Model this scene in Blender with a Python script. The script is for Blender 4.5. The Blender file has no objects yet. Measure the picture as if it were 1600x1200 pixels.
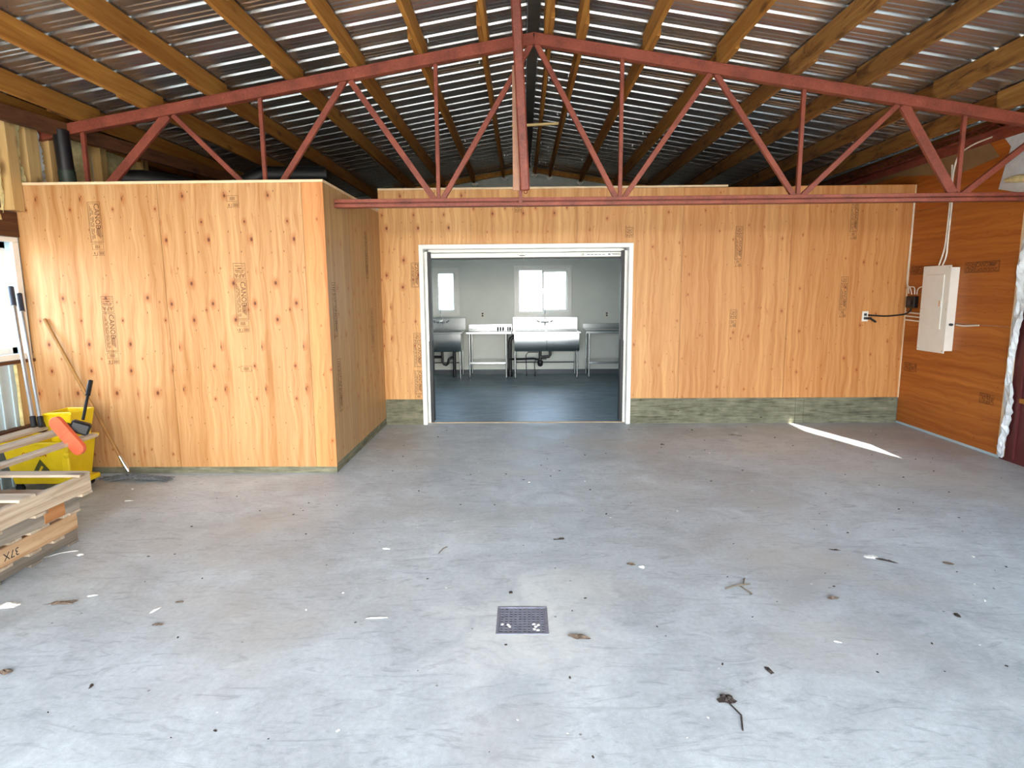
import bpy, math, random
from mathutils import Vector, Matrix
random.seed(7)
S = bpy.context.scene
COL = S.collection
PI = math.pi

# ------------------------------------------------------------------ camera
F_PX, PITCH, YAW, ROLL, CAM_H = 957.06, .1492, -.0176, -.0079, 1.5846
cd = bpy.data.cameras.new('camera'); cam = bpy.data.objects.new('camera', cd); COL.objects.link(cam)
cd.sensor_width = 36; cd.lens = F_PX * 36 / 1600; cd.clip_start = .05; cd.clip_end = 500
_f = Vector((math.sin(YAW), math.cos(YAW), 0)); _r = Vector((math.cos(YAW), -math.sin(YAW), 0)); _u = Vector((0, 0, 1))
_f2 = _f * math.cos(PITCH) - _u * math.sin(PITCH); _u2 = _u * math.cos(PITCH) + _f * math.sin(PITCH)
_r3 = _r * math.cos(ROLL) + _u2 * math.sin(ROLL); _u3 = -_r * math.sin(ROLL) + _u2 * math.cos(ROLL)
cam.matrix_world = Matrix(((_r3.x, _u3.x, -_f2.x, 0), (_r3.y, _u3.y, -_f2.y, 0), (_r3.z, _u3.z, -_f2.z, CAM_H), (0, 0, 0, 1)))
S.camera = cam

# ------------------------------------------------------------------ world, sun, exposure
W = bpy.data.worlds.new('sky'); S.world = W; W.use_nodes = True
wn = W.node_tree; bg = wn.nodes['Background']
sky = wn.nodes.new('ShaderNodeTexSky'); sky.sky_type = 'NISHITA'; sky.sun_disc = False
sky.sun_elevation = math.radians(38); sky.sun_rotation = math.radians(160); sky.dust_density = 2.0; sky.air_density = 1.0
haze = wn.nodes.new('ShaderNodeMix'); haze.data_type = 'RGBA'; haze.inputs[0].default_value = .6
wn.links.new(sky.outputs[0], haze.inputs[6]); haze.inputs[7].default_value = (2.7, 3.4, 4.3, 1)      # bright hazy sky
wn.links.new(haze.outputs[2], bg.inputs[0]); bg.inputs[1].default_value = .62
sd = bpy.data.lights.new('sun', 'SUN'); sun = bpy.data.objects.new('sun', sd); COL.objects.link(sun)
sd.energy = 5.0; sd.angle = math.radians(.6); sd.color = (1, .95, .88)
SUN_EL = math.radians(37)
sdir = Vector((-.32 * math.cos(SUN_EL), .947 * math.cos(SUN_EL), -math.sin(SUN_EL)))
sun.rotation_euler = sdir.to_track_quat('-Z', 'Y').to_euler(); sun.location = (6, -20, 14)
S.view_settings.view_transform = 'Standard'; S.view_settings.look = 'None'
S.view_settings.gamma = 1; S.view_settings.use_curve_mapping = False
S.view_settings.exposure = 2.38
def portal(loc, rot, sx, sy):
    l = bpy.data.lights.new('sky_portal', 'AREA'); o = bpy.data.objects.new('sky_portal', l); COL.objects.link(o)
    l.shape = 'RECTANGLE'; l.size = sx; l.size_y = sy; l.cycles.is_portal = True
    o.location = loc; o.rotation_euler = rot

# ------------------------------------------------------------------ dimensions
XL, XR = -4.28, 4.469          # side walls
XC, Y1, Y2 = -1.656, 5.2588, 7.2665   # closet side face, closet front face, partition face
YB, YF = 11.85, -3.2           # rear gable wall face, front wall
RX, RZ, RS = .11, 3.925, .168  # ridge x, z, slope
KX0 = -1.765
YT = 5.6                       # truss plane
def roofz(x): return RZ - RS * abs(x - RX)

# ------------------------------------------------------------------ mesh helper
class MB:
    def __init__(s): s.v = []; s.f = []; s.m = []
    def add(s, vs, fs, mi=0, M=None):
        b = len(s.v)
        s.v += [tuple(M @ Vector(p)) if M else tuple(p) for p in vs]
        s.f += [tuple(i + b for i in f) for f in fs]; s.m += [mi] * len(fs); return s
    def box(s, x0, x1, y0, y1, z0, z1, mi=0, M=None):
        if x0 > x1: x0, x1 = x1, x0
        if y0 > y1: y0, y1 = y1, y0
        if z0 > z1: z0, z1 = z1, z0
        return s.add([(x0,y0,z0),(x1,y0,z0),(x1,y1,z0),(x0,y1,z0),(x0,y0,z1),(x1,y0,z1),(x1,y1,z1),(x0,y1,z1)],
                     [(3,2,1,0),(4,5,6,7),(0,1,5,4),(1,2,6,5),(2,3,7,6),(3,0,4,7)], mi, M)
    def bar(s, p, q, w, h, up=(0, 0, 1), mi=0):
        p, q = Vector(p), Vector(q); d = (q - p); L = d.length; d.normalize(); up = Vector(up)
        if abs(d.dot(up)) > .999: up = Vector((0, 1, 0))
        x = d.cross(up).normalized(); z = x.cross(d).normalized()
        M = Matrix(((x.x, d.x, z.x, p.x), (x.y, d.y, z.y, p.y), (x.z, d.z, z.z, p.z), (0, 0, 0, 1)))
        return s.box(-w/2, w/2, 0, L, -h/2, h/2, mi, M)
    def tube(s, pts, r, n=8, mi=0, cap=True):
        pts = [Vector(p) for p in pts]; rs = r if isinstance(r, (list, tuple)) else [r] * len(pts)
        b = len(s.v); prev = None
        for i, p in enumerate(pts):
            t = (pts[min(i+1, len(pts)-1)] - pts[max(i-1, 0)]).normalized()
            if prev is None:
                a = Vector((0, 0, 1)) if abs(t.z) < .9 else Vector((1, 0, 0))
                x = t.cross(a).normalized()
            else:
                x = (prev - t * prev.dot(t)).normalized()
            prev = x; y = t.cross(x)
            for k in range(n):
                a = 2 * PI * k / n; s.v.append(tuple(p + (x * math.cos(a) + y * math.sin(a)) * rs[i]))
        for i in range(len(pts) - 1):
            for k in range(n):
                a = b + i*n + k; c = b + i*n + (k+1) % n
                s.f.append((a, c, c + n, a + n)); s.m.append(mi)
        if cap:
            s.f.append(tuple(b + k for k in range(n))[::-1]); s.f.append(tuple(b + (len(pts)-1)*n + k for k in range(n))); s.m += [mi, mi]
        return s
    def prism(s, poly, lo, hi, axis='y', mi=0, M=None):   # poly: 2D points; axis: extrusion axis
        def P(a, b, c):
            return {'y': (a, c, b), 'x': (c, a, b), 'z': (a, b, c)}[axis]
        n = len(poly); vs = [P(a, b, lo) for a, b in poly] + [P(a, b, hi) for a, b in poly]
        fs = [tuple(range(n)), tuple(range(2*n - 1, n - 1, -1))] + [(i, i + n, (i+1) % n + n, (i+1) % n) for i in range(n)]
        return s.add(vs, fs, mi, M)
    def lathe(s, prof, c, n=16, mi=0, M=None):
        vs = []; fs = []
        for r, z in prof:
            for k in range(n):
                a = 2*PI*k/n; vs.append((c[0] + r*math.cos(a), c[1] + r*math.sin(a), c[2] + z))
        for i in range(len(prof)-1):
            for k in range(n):
                fs.append((i*n+k, i*n+(k+1) % n, (i+1)*n+(k+1) % n, (i+1)*n+k))
        fs.append(tuple(range(n))[::-1]); fs.append(tuple((len(prof)-1)*n + k for k in range(n)))
        return s.add(vs, fs, mi, M)
    def frame(s, x0, x1, z0, z1, w, y0, y1, mi=0):         # rectangular frame in the XZ plane
        s.box(x0, x1, y0, y1, z0, z0 + w, mi); s.box(x0, x1, y0, y1, z1 - w, z1, mi)
        s.box(x0, x0 + w, y0, y1, z0 + w, z1 - w, mi); return s.box(x1 - w, x1, y0, y1, z0 + w, z1 - w, mi)
    def build(s, name, mat, parent=None, bevel=0, smooth=False, local=False, color=None):
        off = Vector((0, 0, 0)) if (parent is None or local) else wloc(parent)
        me = bpy.data.meshes.new(name)
        me.from_pydata([tuple(Vector(p) - off) for p in s.v], [], s.f)
        for m in (mat if isinstance(mat, (list, tuple)) else [mat]): me.materials.append(m)
        if any(s.m): me.polygons.foreach_set('material_index', s.m)
        if smooth: me.polygons.foreach_set('use_smooth', [True] * len(me.polygons))
        me.update()
        import bmesh
        bm = bmesh.new(); bm.from_mesh(me); bmesh.ops.recalc_face_normals(bm, faces=bm.faces); bm.to_mesh(me); bm.free()
        if smooth: me.set_sharp_from_angle(angle=math.radians(40))
        o = bpy.data.objects.new(name, me); COL.objects.link(o)
        if parent is not None: o.parent = parent
        if bevel:
            b = o.modifiers.new('bevel', 'BEVEL'); b.width = bevel; b.segments = 1; b.limit_method = 'ANGLE'
        if color: o.color = tuple(color) + (1,)
        return o
def wloc(o):
    l = Vector((0, 0, 0))
    while o is not None: l += o.location; o = o.parent
    return l
def thing(name, label, cat, loc=(0, 0, 0), group=None):
    o = bpy.data.objects.new(name, None); COL.objects.link(o); o.location = loc; o.empty_display_size = .1
    return tag(o, label, cat, group)
def tag(o, label, cat, group=None):
    o['label'] = label; o['category'] = cat
    if group: o['group'] = group
    return o
def struct(o, label=None):
    o['kind'] = 'structure'
    if label: o['label'] = label
    return o
def stuff(o): o['kind'] = 'stuff'; return o
def lab(o, l): o['label'] = l; return o

# ------------------------------------------------------------------ material helpers
def srgb(r, g, b):
    f = lambda c: (c/255/12.92) if c/255 <= .04045 else ((c/255 + .055)/1.055) ** 2.4
    return (f(r), f(g), f(b), 1)
class NT:
    def __init__(s, name):
        s.m = bpy.data.materials.new(name); s.m.use_nodes = True; s.t = s.m.node_tree; s.b = s.t.nodes['Principled BSDF']
    def n(s, typ, **kw):
        x = s.t.nodes.new('ShaderNode' + typ)
        for k, v in kw.items():
            if hasattr(x, k): setattr(x, k, v)
        return x
    def l(s, a, b): s.t.links.new(a, b)
    def val(s, sock, v):
        if hasattr(v, 'is_output'): s.l(v, sock)
        else: sock.default_value = v
    def math(s, op, a, b=0, c=None, clamp=False):
        x = s.n('Math', operation=op); x.use_clamp = clamp; s.val(x.inputs[0], a); s.val(x.inputs[1], b)
        if c is not None: s.val(x.inputs[2], c)
        return x.outputs[0]
    def comb(s, x, y, z):
        c = s.n('CombineXYZ'); s.val(c.inputs[0], x); s.val(c.inputs[1], y); s.val(c.inputs[2], z); return c.outputs[0]
    def obj(s):
        return s.n('TexCoord').outputs['Object']
    def sep(s, v):
        x = s.n('SeparateXYZ'); s.l(v, x.inputs[0]); return x.outputs
    def mapv(s, v, sc=(1, 1, 1), loc=(0, 0, 0)):
        x = s.n('Mapping'); s.l(v, x.inputs[0]); x.inputs['Scale'].default_value = sc; x.inputs['Location'].default_value = loc; return x.outputs[0]
    def noise(s, v, scale, detail=4, rough=.55, dist=0):
        x = s.n('TexNoise'); s.l(v, x.inputs['Vector']); x.inputs['Scale'].default_value = scale; x.inputs['Detail'].default_value = detail
        x.inputs['Roughness'].default_value = rough; x.inputs['Distortion'].default_value = dist; return x.outputs['Fac']
    def ramp(s, fac, stops):
        x = s.n('ValToRGB'); s.l(fac, x.inputs[0]); e = x.color_ramp.elements
        while len(e) < len(stops): e.new(.5)
        for i, (p, c) in enumerate(stops):
            e[i].position = p; e[i].color = c if len(c) == 4 else tuple(c) + (1,)
        return x.outputs[0]
    def rng(s, v, a, b, c=0, d=1):
        x = s.n('MapRange'); s.val(x.inputs[0], v)
        for i, q in enumerate((a, b, c, d)): x.inputs[i+1].default_value = q
        return x.outputs[0]
    def mix(s, fac, a, b, mode='MIX'):
        x = s.n('Mix', data_type='RGBA', blend_type=mode); x.data_type = 'RGBA'; x.blend_type = mode
        s.val(x.inputs[0], fac); s.val(x.inputs[6], a); s.val(x.inputs[7], b); return x.outputs[2]
    def bump(s, h, dist=.002, st=.5):
        x = s.n('Bump'); s.l(h, x.inputs['Height']); x.inputs['Distance'].default_value = dist; x.inputs['Strength'].default_value = st
        s.l(x.outputs[0], s.b.inputs['Normal'])
    def fin(s, col=None, rough=.6, metal=0, spec=None):
        if col is not None: s.val(s.b.inputs['Base Color'], col)
        s.val(s.b.inputs['Roughness'], rough); s.val(s.b.inputs['Metallic'], metal)
        if spec is not None: s.b.inputs['Specular IOR Level'].default_value = spec
        return s.m
def plain(name, c, rough=.5, metal=0, var=.12, scale=8, bump=0, spec=None):
    t = NT(name); v = t.obj(); n = t.noise(v, scale, 4)
    c = srgb(*c); lo = tuple(x * (1 - var) for x in c[:3]) + (1,); hi = tuple(min(1, x * (1 + var)) for x in c[:3]) + (1,)
    col = t.ramp(n, [(.3, lo), (.7, hi)])
    if bump: t.bump(t.noise(v, scale * 6, 3), bump)
    return t.fin(col, rough, metal, spec)

def plywood(name, base_lo, base_hi, horiz=False, period=.36, knots=1.0):
    t = NT(name); s = t.sep(t.obj()); oi = t.n('ObjectInfo'); rnd = oi.outputs['Random']
    hh = t.math('ADD', s[0], s[1]); vv = s[2]
    if horiz: hh, vv = vv, hh
    base = t.comb(hh, vv, t.math('MULTIPLY', rnd, 37))
    # slow drift so that the peeled veneer repeat wanders a little
    dr = t.noise(t.mapv(base, (.7, .5, 1)), 1.0, 2)
    h0 = t.math('ADD', t.math('ADD', hh, t.math('MULTIPLY', rnd, 11.3)), t.math('MULTIPLY', dr, .10))
    hp = t.math('MULTIPLY', t.math('FRACT', t.math('DIVIDE', t.math('ADD', h0, 20), period)), period)
    z0 = t.math('ADD', vv, t.math('MULTIPLY', rnd, 5.7))
    kv = t.comb(t.math('MULTIPLY', hp, round(period / .18) / period), t.math('MULTIPLY', z0, 3.7), 0)
    vor = t.n('TexVoronoi', voronoi_dimensions='2D'); t.l(kv, vor.inputs['Vector']); vor.inputs['Scale'].default_value = 1.0
    kd = vor.outputs['Distance']; kc = t.sep(vor.outputs['Color'])
    vor2 = t.n('TexVoronoi', voronoi_dimensions='2D'); t.l(t.comb(t.math('MULTIPLY', hp, round(period / .072) / period), t.math('MULTIPLY', z0, 6.1), 0), vor2.inputs['Vector']); vor2.inputs['Scale'].default_value = 1.0
    pd = vor2.outputs['Distance']; pc = t.sep(vor2.outputs['Color'])
    # knots: radius varies cell by cell, some cells none
    rad = t.rng(kc[0], .15, 1, 0, .088 * (.6 + .4 * (period < .5)))
    knot = t.rng(t.math('DIVIDE', kd, t.math('ADD', rad, .0001)), .45, 1.0, 1, 0)
    halo = t.rng(t.math('DIVIDE', kd, t.math('ADD', rad, .0001)), .8, 3.2, 1, 0)
    prad = t.rng(pc[1], .45, 1, 0, .065)
    pin = t.rng(t.math('DIVIDE', pd, t.math('ADD', prad, .0001)), .5, 1.0, 1, 0)
    # grain lines bend around the knots
    warp = t.math('MULTIPLY', t.rng(kd, 0, .6, 1, 0), .022)
    gx = t.math('ADD', hp, warp)
    g1 = t.noise(t.comb(t.math('MULTIPLY', gx, 26), t.math('MULTIPLY', z0, .8), t.math('MULTIPLY', rnd, 9)), 1.0, 6, .62, .9)
    g2 = t.noise(t.comb(t.math('MULTIPLY', hh, 150), t.math('MULTIPLY', z0, 5), 0), 1.0, 3, .6)
    g3 = t.noise(t.comb(t.math('MULTIPLY', h0, 11), t.math('MULTIPLY', z0, .16), t.math('MULTIPLY', rnd, 5)), 1.0, 2)
    wv = t.n('TexWave', wave_type='BANDS', bands_direction='X'); t.l(t.comb(gx, t.math('MULTIPLY', z0, .12), rnd), wv.inputs['Vector'])
    wv.inputs['Scale'].default_value = 5; wv.inputs['Distortion'].default_value = 14; wv.inputs['Detail'].default_value = 3; wv.inputs['Detail Scale'].default_value = .8
    g = t.math('ADD', t.math('MULTIPLY', g1, .5), t.math('ADD', t.math('MULTIPLY', wv.outputs['Fac'], .045), t.math('ADD', t.math('MULTIPLY', g3, .36), t.math('MULTIPLY', g2, .12))))
    col = t.ramp(g, [(.38, srgb(*base_lo)), (.52, tuple((a+b)/2 for a, b in zip(srgb(*base_lo), srgb(*base_hi)))), (.66, srgb(*base_hi))])
    col = t.mix(t.math('MULTIPLY', halo, .6 * knots), col, srgb(176, 92, 38))
    col = t.mix(t.math('MULTIPLY', knot, .85 * knots), col, srgb(92, 42, 16))
    col = t.mix(t.math('MULTIPLY', pin, .8 * knots), col, srgb(70, 34, 14))
    col = t.mix(1.0, col, oi.outputs['Color'], 'MULTIPLY')
    t.bump(g, .0012, .35)
    return t.fin(col, .48, 0, .35)
def lumber(name, lo, hi, axis=1, rough=.7, knots=True, k=1.0, speck=0):
    t = NT(name); s = t.sep(t.obj()); oi = t.n('ObjectInfo'); rnd = oi.outputs['Random']
    o = [s[0], s[1], s[2]]; sc = [16 * k] * 3; sc[axis] = .9 * k
    v = t.comb(*[t.math('ADD', t.math('MULTIPLY', o[i], sc[i]), t.math('MULTIPLY', rnd, 31 + i * 7)) for i in range(3)])
    g = t.noise(v, 1.0, 6, .62, .6)
    g2 = t.noise(t.mapv(v, (4, 4, 4)), 1.0, 3)
    gg = t.math('ADD', t.math('MULTIPLY', g, .75), t.math('MULTIPLY', g2, .25))
    col = t.ramp(gg, [(.32, srgb(*lo)), (.68, srgb(*hi))])
    if knots:
        vo = t.n('TexVoronoi'); t.l(t.comb(*[t.math('ADD', t.math('MULTIPLY', o[i], 2.2 if i == axis else 5.5), t.math('MULTIPLY', rnd, 17)) for i in range(3)]), vo.inputs['Vector'])
        vo.inputs['Scale'].default_value = 1.0
        col = t.mix(t.rng(vo.outputs['Distance'], .09, .2, .65, 0), col, srgb(lo[0]*.5, lo[1]*.42, lo[2]*.35))
    if speck:   # rot stains, dark runs along the board
        n = t.noise(t.comb(*[t.math('MULTIPLY', o[i], 2.5 if i == axis else 9) for i in range(3)]), 1.0, 5, .65, 1.0)
        col = t.mix(t.rng(n, .52, .66, 0, speck), col, srgb(70, 40, 22))
    col = t.mix(t.math('MULTIPLY', rnd, .22), col, srgb(lo[0]*.8, lo[1]*.75, lo[2]*.7))
    col = t.mix(1.0, col, oi.outputs['Color'], 'MULTIPLY')
    t.bump(gg, .0015, .4)
    return t.fin(col, rough, 0, .3)

M = {}
M['ply'] = plywood('plywood_vertical_grain', (184, 126, 66), (226, 180, 122))
M['ply_dull_shaded'] = plywood('plywood_dull_shaded_side', (160, 124, 80), (196, 158, 110), knots=.7)  # duller plywood, with the side wall's shade also put into the colour
M['ply_clear'] = plywood('plywood_few_knots', (184, 122, 66), (218, 168, 112), period=1.22, knots=.9)
M['ply_h'] = plywood('plywood_horizontal_grain', (152, 80, 26), (192, 116, 48), horiz=True, period=1.3, knots=.6)
M['ply_edge'] = plain('pale_board_edge', (228, 200, 160), .7)
M['joist'] = lumber('orange_framing_lumber', (140, 84, 26), (196, 138, 62), 1)
M['joist_old'] = lumber('stained_framing_lumber', (120, 74, 30), (180, 128, 66), 1, speck=.75)
M['beam_dark'] = lumber('dark_old_timber', (70, 42, 26), (112, 70, 42), 1)
M['stud'] = lumber('tan_stud_lumber', (186, 146, 88), (216, 182, 124), 2)
M['pale_wood'] = lumber('pale_pine_block', (216, 182, 118), (240, 214, 156), 0)
M['pallet'] = lumber('weathered_pallet_wood', (146, 120, 94), (222, 204, 178), 1, speck=.25)
M['pallet_x'] = lumber('weathered_pallet_deck_wood', (150, 128, 104), (208, 192, 168), 0)
M['pallet_warm'] = lumber('fresh_pallet_stringer_wood', (160, 116, 78), (216, 184, 144), 1, speck=.25)
M['pallet_grey'] = lumber('grey_rotten_pallet_wood', (96, 88, 78), (164, 152, 136), 1, speck=.4)
M['mop_wood'] = lumber('brown_broomstick_wood', (140, 96, 48), (182, 136, 78), 2, .5, False)
def pt_mat():
    t = NT('pressure_treated_plywood'); s = t.sep(t.obj()); hh = t.math('ADD', s[0], s[1])
    v = t.comb(t.math('MULTIPLY', hh, 2.4), t.math('MULTIPLY', s[2], 22), 0)
    n = t.noise(v, 1, 6, .65, 1.4); n2 = t.noise(t.comb(hh, s[2], 3), 9, 4)
    col = t.ramp(t.math('ADD', t.math('MULTIPLY', n, .7), t.math('MULTIPLY', n2, .3)), [(.36, srgb(82, 80, 64)), (.5, srgb(112, 110, 90)), (.66, srgb(140, 136, 114))])
    vo = t.n('TexVoronoi'); t.l(t.comb(t.math('MULTIPLY', hh, 5), t.math('MULTIPLY', s[2], 9), 0), vo.inputs['Vector']); vo.inputs['Scale'].default_value = 1
    col = t.mix(t.rng(vo.outputs['Distance'], .05, .11, .8, 0), col, srgb(46, 44, 30))
    t.bump(n, .001, .4); return t.fin(col, .8, 0, .2)
M['pt'] = pt_mat()
def floor_mat():
    t = NT('trowelled_concrete'); v = t.obj(); s = t.sep(v)
    big = t.noise(v, .55, 4, .55, .5); mid = t.noise(v, 2.6, 6, .62, 1.2); fine = t.noise(v, 38, 4, .6); grit = t.noise(v, 190, 2)
    sw = t.noise(t.mapv(v, (1.6, 5.5, 1)), 2.0, 6, .68, 2.4)      # curved trowel smears
    f = t.math('ADD', t.math('ADD', t.math('MULTIPLY', big, .36), t.math('MULTIPLY', mid, .34)), t.math('ADD', t.math('MULTIPLY', fine, .18), t.math('MULTIPLY', grit, .12)))
    col = t.ramp(f, [(.40, srgb(162, 168, 171)), (.5, srgb(184, 191, 194)), (.60, srgb(206, 213, 215))])
    col = t.mix(t.rng(sw, .53, .66, 0, .5), col, srgb(134, 138, 144))
    col = t.mix(t.rng(t.noise(v, .9, 3, .5), .5, .68, 0, .4), col, srgb(184, 176, 162))   # dust
    # pale mineral bloom around the drain
    d = t.n('VectorMath', operation='DISTANCE'); t.l(t.mapv(v, (1, .8, 0)), d.inputs[0]); d.inputs[1].default_value = (-.01, 2.79 * .8, 0)
    ring = t.math('MULTIPLY', t.rng(d.outputs['Value'], .12, .62, 1, 0), t.rng(mid, .38, .6, .2, 1))
    col = t.mix(t.math('MULTIPLY', ring, .5), col, srgb(226, 224, 214))
    # dark specks
    vo = t.n('TexVoronoi'); t.l(v, vo.inputs['Vector']); vo.inputs['Scale'].default_value = 5.5
    col = t.mix(t.rng(vo.outputs['Distance'], .02, .045, .75, 0), col, srgb(84, 76, 66))
    t.bump(t.math('ADD', t.math('MULTIPLY', mid, .7), t.math('MULTIPLY', fine, .3)), .004, .25)
    return t.fin(col, t.rng(mid, .3, .7, .42, .62), 0, .45)
M['floor'] = floor_mat()
def kfloor():
    t = NT('painted_grey_kitchen_floor'); v = t.obj()
    n = t.noise(t.mapv(v, (1.2, 3, 1)), 1.6, 6, .6, 1.2); f = t.noise(v, 30, 3)
    col = t.ramp(t.math('ADD', t.math('MULTIPLY', n, .8), t.math('MULTIPLY', f, .2)), [(.35, srgb(100, 122, 138)), (.65, srgb(146, 168, 180))])
    return t.fin(col, .42, 0, .45)
M['kfloor'] = kfloor()
def roof_mat():
    t = NT('galvanised_roof_steel'); v = t.obj(); n = t.noise(t.mapv(v, (.5, 4, 4)), 2.2, 5); f = t.noise(v, 30, 3)
    col = t.ramp(t.math('ADD', t.math('MULTIPLY', n, .7), t.math('MULTIPLY', f, .3)), [(.35, srgb(156, 154, 150)), (.65, srgb(182, 180, 177))])
    return t.fin(col, .26, .85)
M['roof'] = roof_mat()
def red_mat():
    t = NT('red_oxide_steel_paint'); v = t.obj(); n = t.noise(v, 7, 5, .6); f = t.noise(v, 60, 3)
    col = t.ramp(t.math('ADD', t.math('MULTIPLY', n, .6), t.math('MULTIPLY', f, .4)), [(.35, srgb(108, 50, 36)), (.6, srgb(144, 71, 51)), (.75, srgb(164, 94, 70))])
    t.bump(f, .001, .3); return t.fin(col, .5, 0, .4)
M['red'] = red_mat()
M['maroon'] = plain('maroon_steel_paint', (88, 34, 36), .4, 0, .15, 5)
M['white'] = plain('white_vinyl', (236, 234, 226), .35, 0, .03)
M['white_wall'] = plain('pale_painted_drywall', (226, 228, 220), .75, 0, .03, 3)
M['panel_white'] = plain('off_white_enamelled_steel', (232, 226, 212), .3, 0, .03)
M['black'] = plain('black_rubber', (16, 16, 18), .5, 0, .2)
M['black_pipe'] = plain('black_abs_pipe', (22, 22, 26), .35, 0, .2)
M['dark_green'] = plain('dark_green_pipe_wrap', (40, 54, 44), .5, 0, .2)
M['steel'] = plain('brushed_stainless_steel', (196, 198, 198), .24, 1, .05, 20)
M['chrome'] = plain('chrome', (225, 228, 230), .12, 1, .02)
M['alu'] = plain('satin_aluminium_pole', (205, 205, 205), .28, .9, .05)
M['yellow'] = plain('yellow_bucket_plastic', (226, 192, 12), .4, 0, .1, 6)
M['orange'] = plain('orange_rubber', (214, 96, 60), .55, 0, .14, 12)
M['ink'] = plain('brown_black_stamp_ink', (98, 60, 32), .8, 0, .25, 60)
M['ink_h'] = plain('dark_stamp_ink_on_orange', (64, 30, 10), .8, 0, .25, 60)
M['redink'] = plain('red_print', (170, 40, 24), .6)
M['blackink'] = plain('black_paint_stencil', (20, 18, 16), .8)
M['greenink'] = plain('olive_warning_triangle', (78, 76, 28), .6)
M['cable'] = plain('white_cable_sheath', (228, 216, 196), .5)
M['foam'] = plain('pale_spray_foam', (214, 196, 140), .8, 0, .2, 20, .01)
M['plastic'] = plain('milky_crumpled_plastic_sheet', (206, 206, 204), .22, 0, .1, 14, .006)
M['kraft'] = plain('dusty_brown_paper', (140, 104, 66), .85, 0, .15, 4)
M['cloth'] = plain('white_cotton_cloth', (226, 230, 238), .85, 0, .05, 9)
M['mopgrey'] = plain('grey_mop_yarn', (104, 106, 108), .95, 0, .35, 40)
M['siding'] = plain('pale_blue_steel_siding', (186, 204, 210), .4, .1, .05)
M['gable'] = plain('pale_ribbed_gable_steel', (170, 172, 160), .5, .2, .08)
M['drain'] = plain('grey_drain_grate_steel', (136, 138, 150), .45, .4, .2, 30)
M['pit'] = plain('black_drain_pit', (10, 10, 12), .9)
M['leaf'] = plain('dry_brown_leaf', (92, 76, 62), .85, 0, .4, 60)
M['leafdark'] = plain('dark_rotten_leaf', (54, 44, 38), .85, 0, .4, 60)
M['chip'] = plain('white_paint_flake', (232, 230, 222), .7, 0, .06, 30)
M['twig'] = plain('grey_brown_twig', (112, 98, 80), .85, 0, .3, 60)
M['ground'] = plain('pale_gravel_yard', (172, 164, 148), .95, 0, .15, 2)
M['dull_core'] = plain('wall_framing_core', (150, 110, 66), .85)
M['outwall'] = plain('front_wall_boards', (150, 112, 70), .8)
M['gripper'] = plain('dark_grey_grip', (44, 46, 56), .5)
def glass():
    t = NT('window_glass'); t.t.nodes.remove(t.b); out = t.t.nodes['Material Output']
    tr = t.n('BsdfTransparent'); tr.inputs[0].default_value = (.96, .98, .98, 1); gl = t.n('BsdfGlossy'); gl.inputs['Roughness'].default_value = .02
    lw = t.n('LayerWeight'); mx = t.n('MixShader'); fr = t.math('MULTIPLY_ADD', t.math('POWER', lw.outputs['Facing'], 5), .6, .04)
    t.l(fr, mx.inputs[0]); t.l(tr.outputs[0], mx.inputs[1]); t.l(gl.outputs[0], mx.inputs[2]); t.l(mx.outputs[0], out.inputs[0]); return t.m
M['glass'] = glass()

# ------------------------------------------------------------------ text
_tc = {}
def text_mesh(body):
    if body not in _tc:
        c = bpy.data.curves.new('t', 'FONT'); c.body = body; c.size = 1; c.align_x = 'CENTER'; c.align_y = 'CENTER'; c.resolution_u = 2
        o = bpy.data.objects.new('t', c); COL.objects.link(o); bpy.context.view_layer.update()
        me = bpy.data.meshes.new_from_object(o.evaluated_get(bpy.context.evaluated_depsgraph_get()))
        _tc[body] = ([tuple(v.co) for v in me.vertices], [tuple(p.vertices) for p in me.polygons])
        bpy.data.objects.remove(o); bpy.data.meshes.remove(me); bpy.data.curves.remove(c)
    return _tc[body]
class Print:
    """flat ink on a plane: local (a right, b up) mapped to world"""
    def __init__(s, o, right, up, lift=.0006):
        s.o = Vector(o); s.r = Vector(right).normalized(); s.u = Vector(up).normalized(); s.n = s.r.cross(s.u); s.mb = MB(); s.lift = lift
    def P(s, a, b): return s.o + s.r * a + s.u * b + s.n * s.lift
    def rect(s, a0, a1, b0, b1): s.mb.add([s.P(a0,b0), s.P(a1,b0), s.P(a1,b1), s.P(a0,b1)], [(0,1,2,3)])
    def frame(s, a0, a1, b0, b1, w=.003):
        s.rect(a0, a1, b0, b0+w); s.rect(a0, a1, b1-w, b1); s.rect(a0, a0+w, b0+w, b1-w); s.rect(a1-w, a1, b0+w, b1-w)
    def text(s, body, a, b, size, rot=0, sx=1, sy=1):
        vs, fs = text_mesh(body); c, q = math.cos(rot), math.sin(rot)
        s.mb.add([s.P(a + (x*sx*c - y*sy*q)*size, b + (x*sx*q + y*sy*c)*size) for x, y, _ in vs], fs)
    def ring(s, a, b, r, w=.003):
        n = 14; vs = [s.P(a + (r - w*(k % 2)) * math.cos(PI*(k//2)*2/n), b + (r - w*(k % 2)) * math.sin(PI*(k//2)*2/n)) for k in range(2*n)]
        s.mb.add(vs, [(2*k, (2*k+2) % (2*n), (2*k+3) % (2*n), 2*k+1) for k in range(n)])
    def build(s, name, mat, parent):
        return s.mb.build(name, mat, parent)
rs = random.Random(3)
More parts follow.
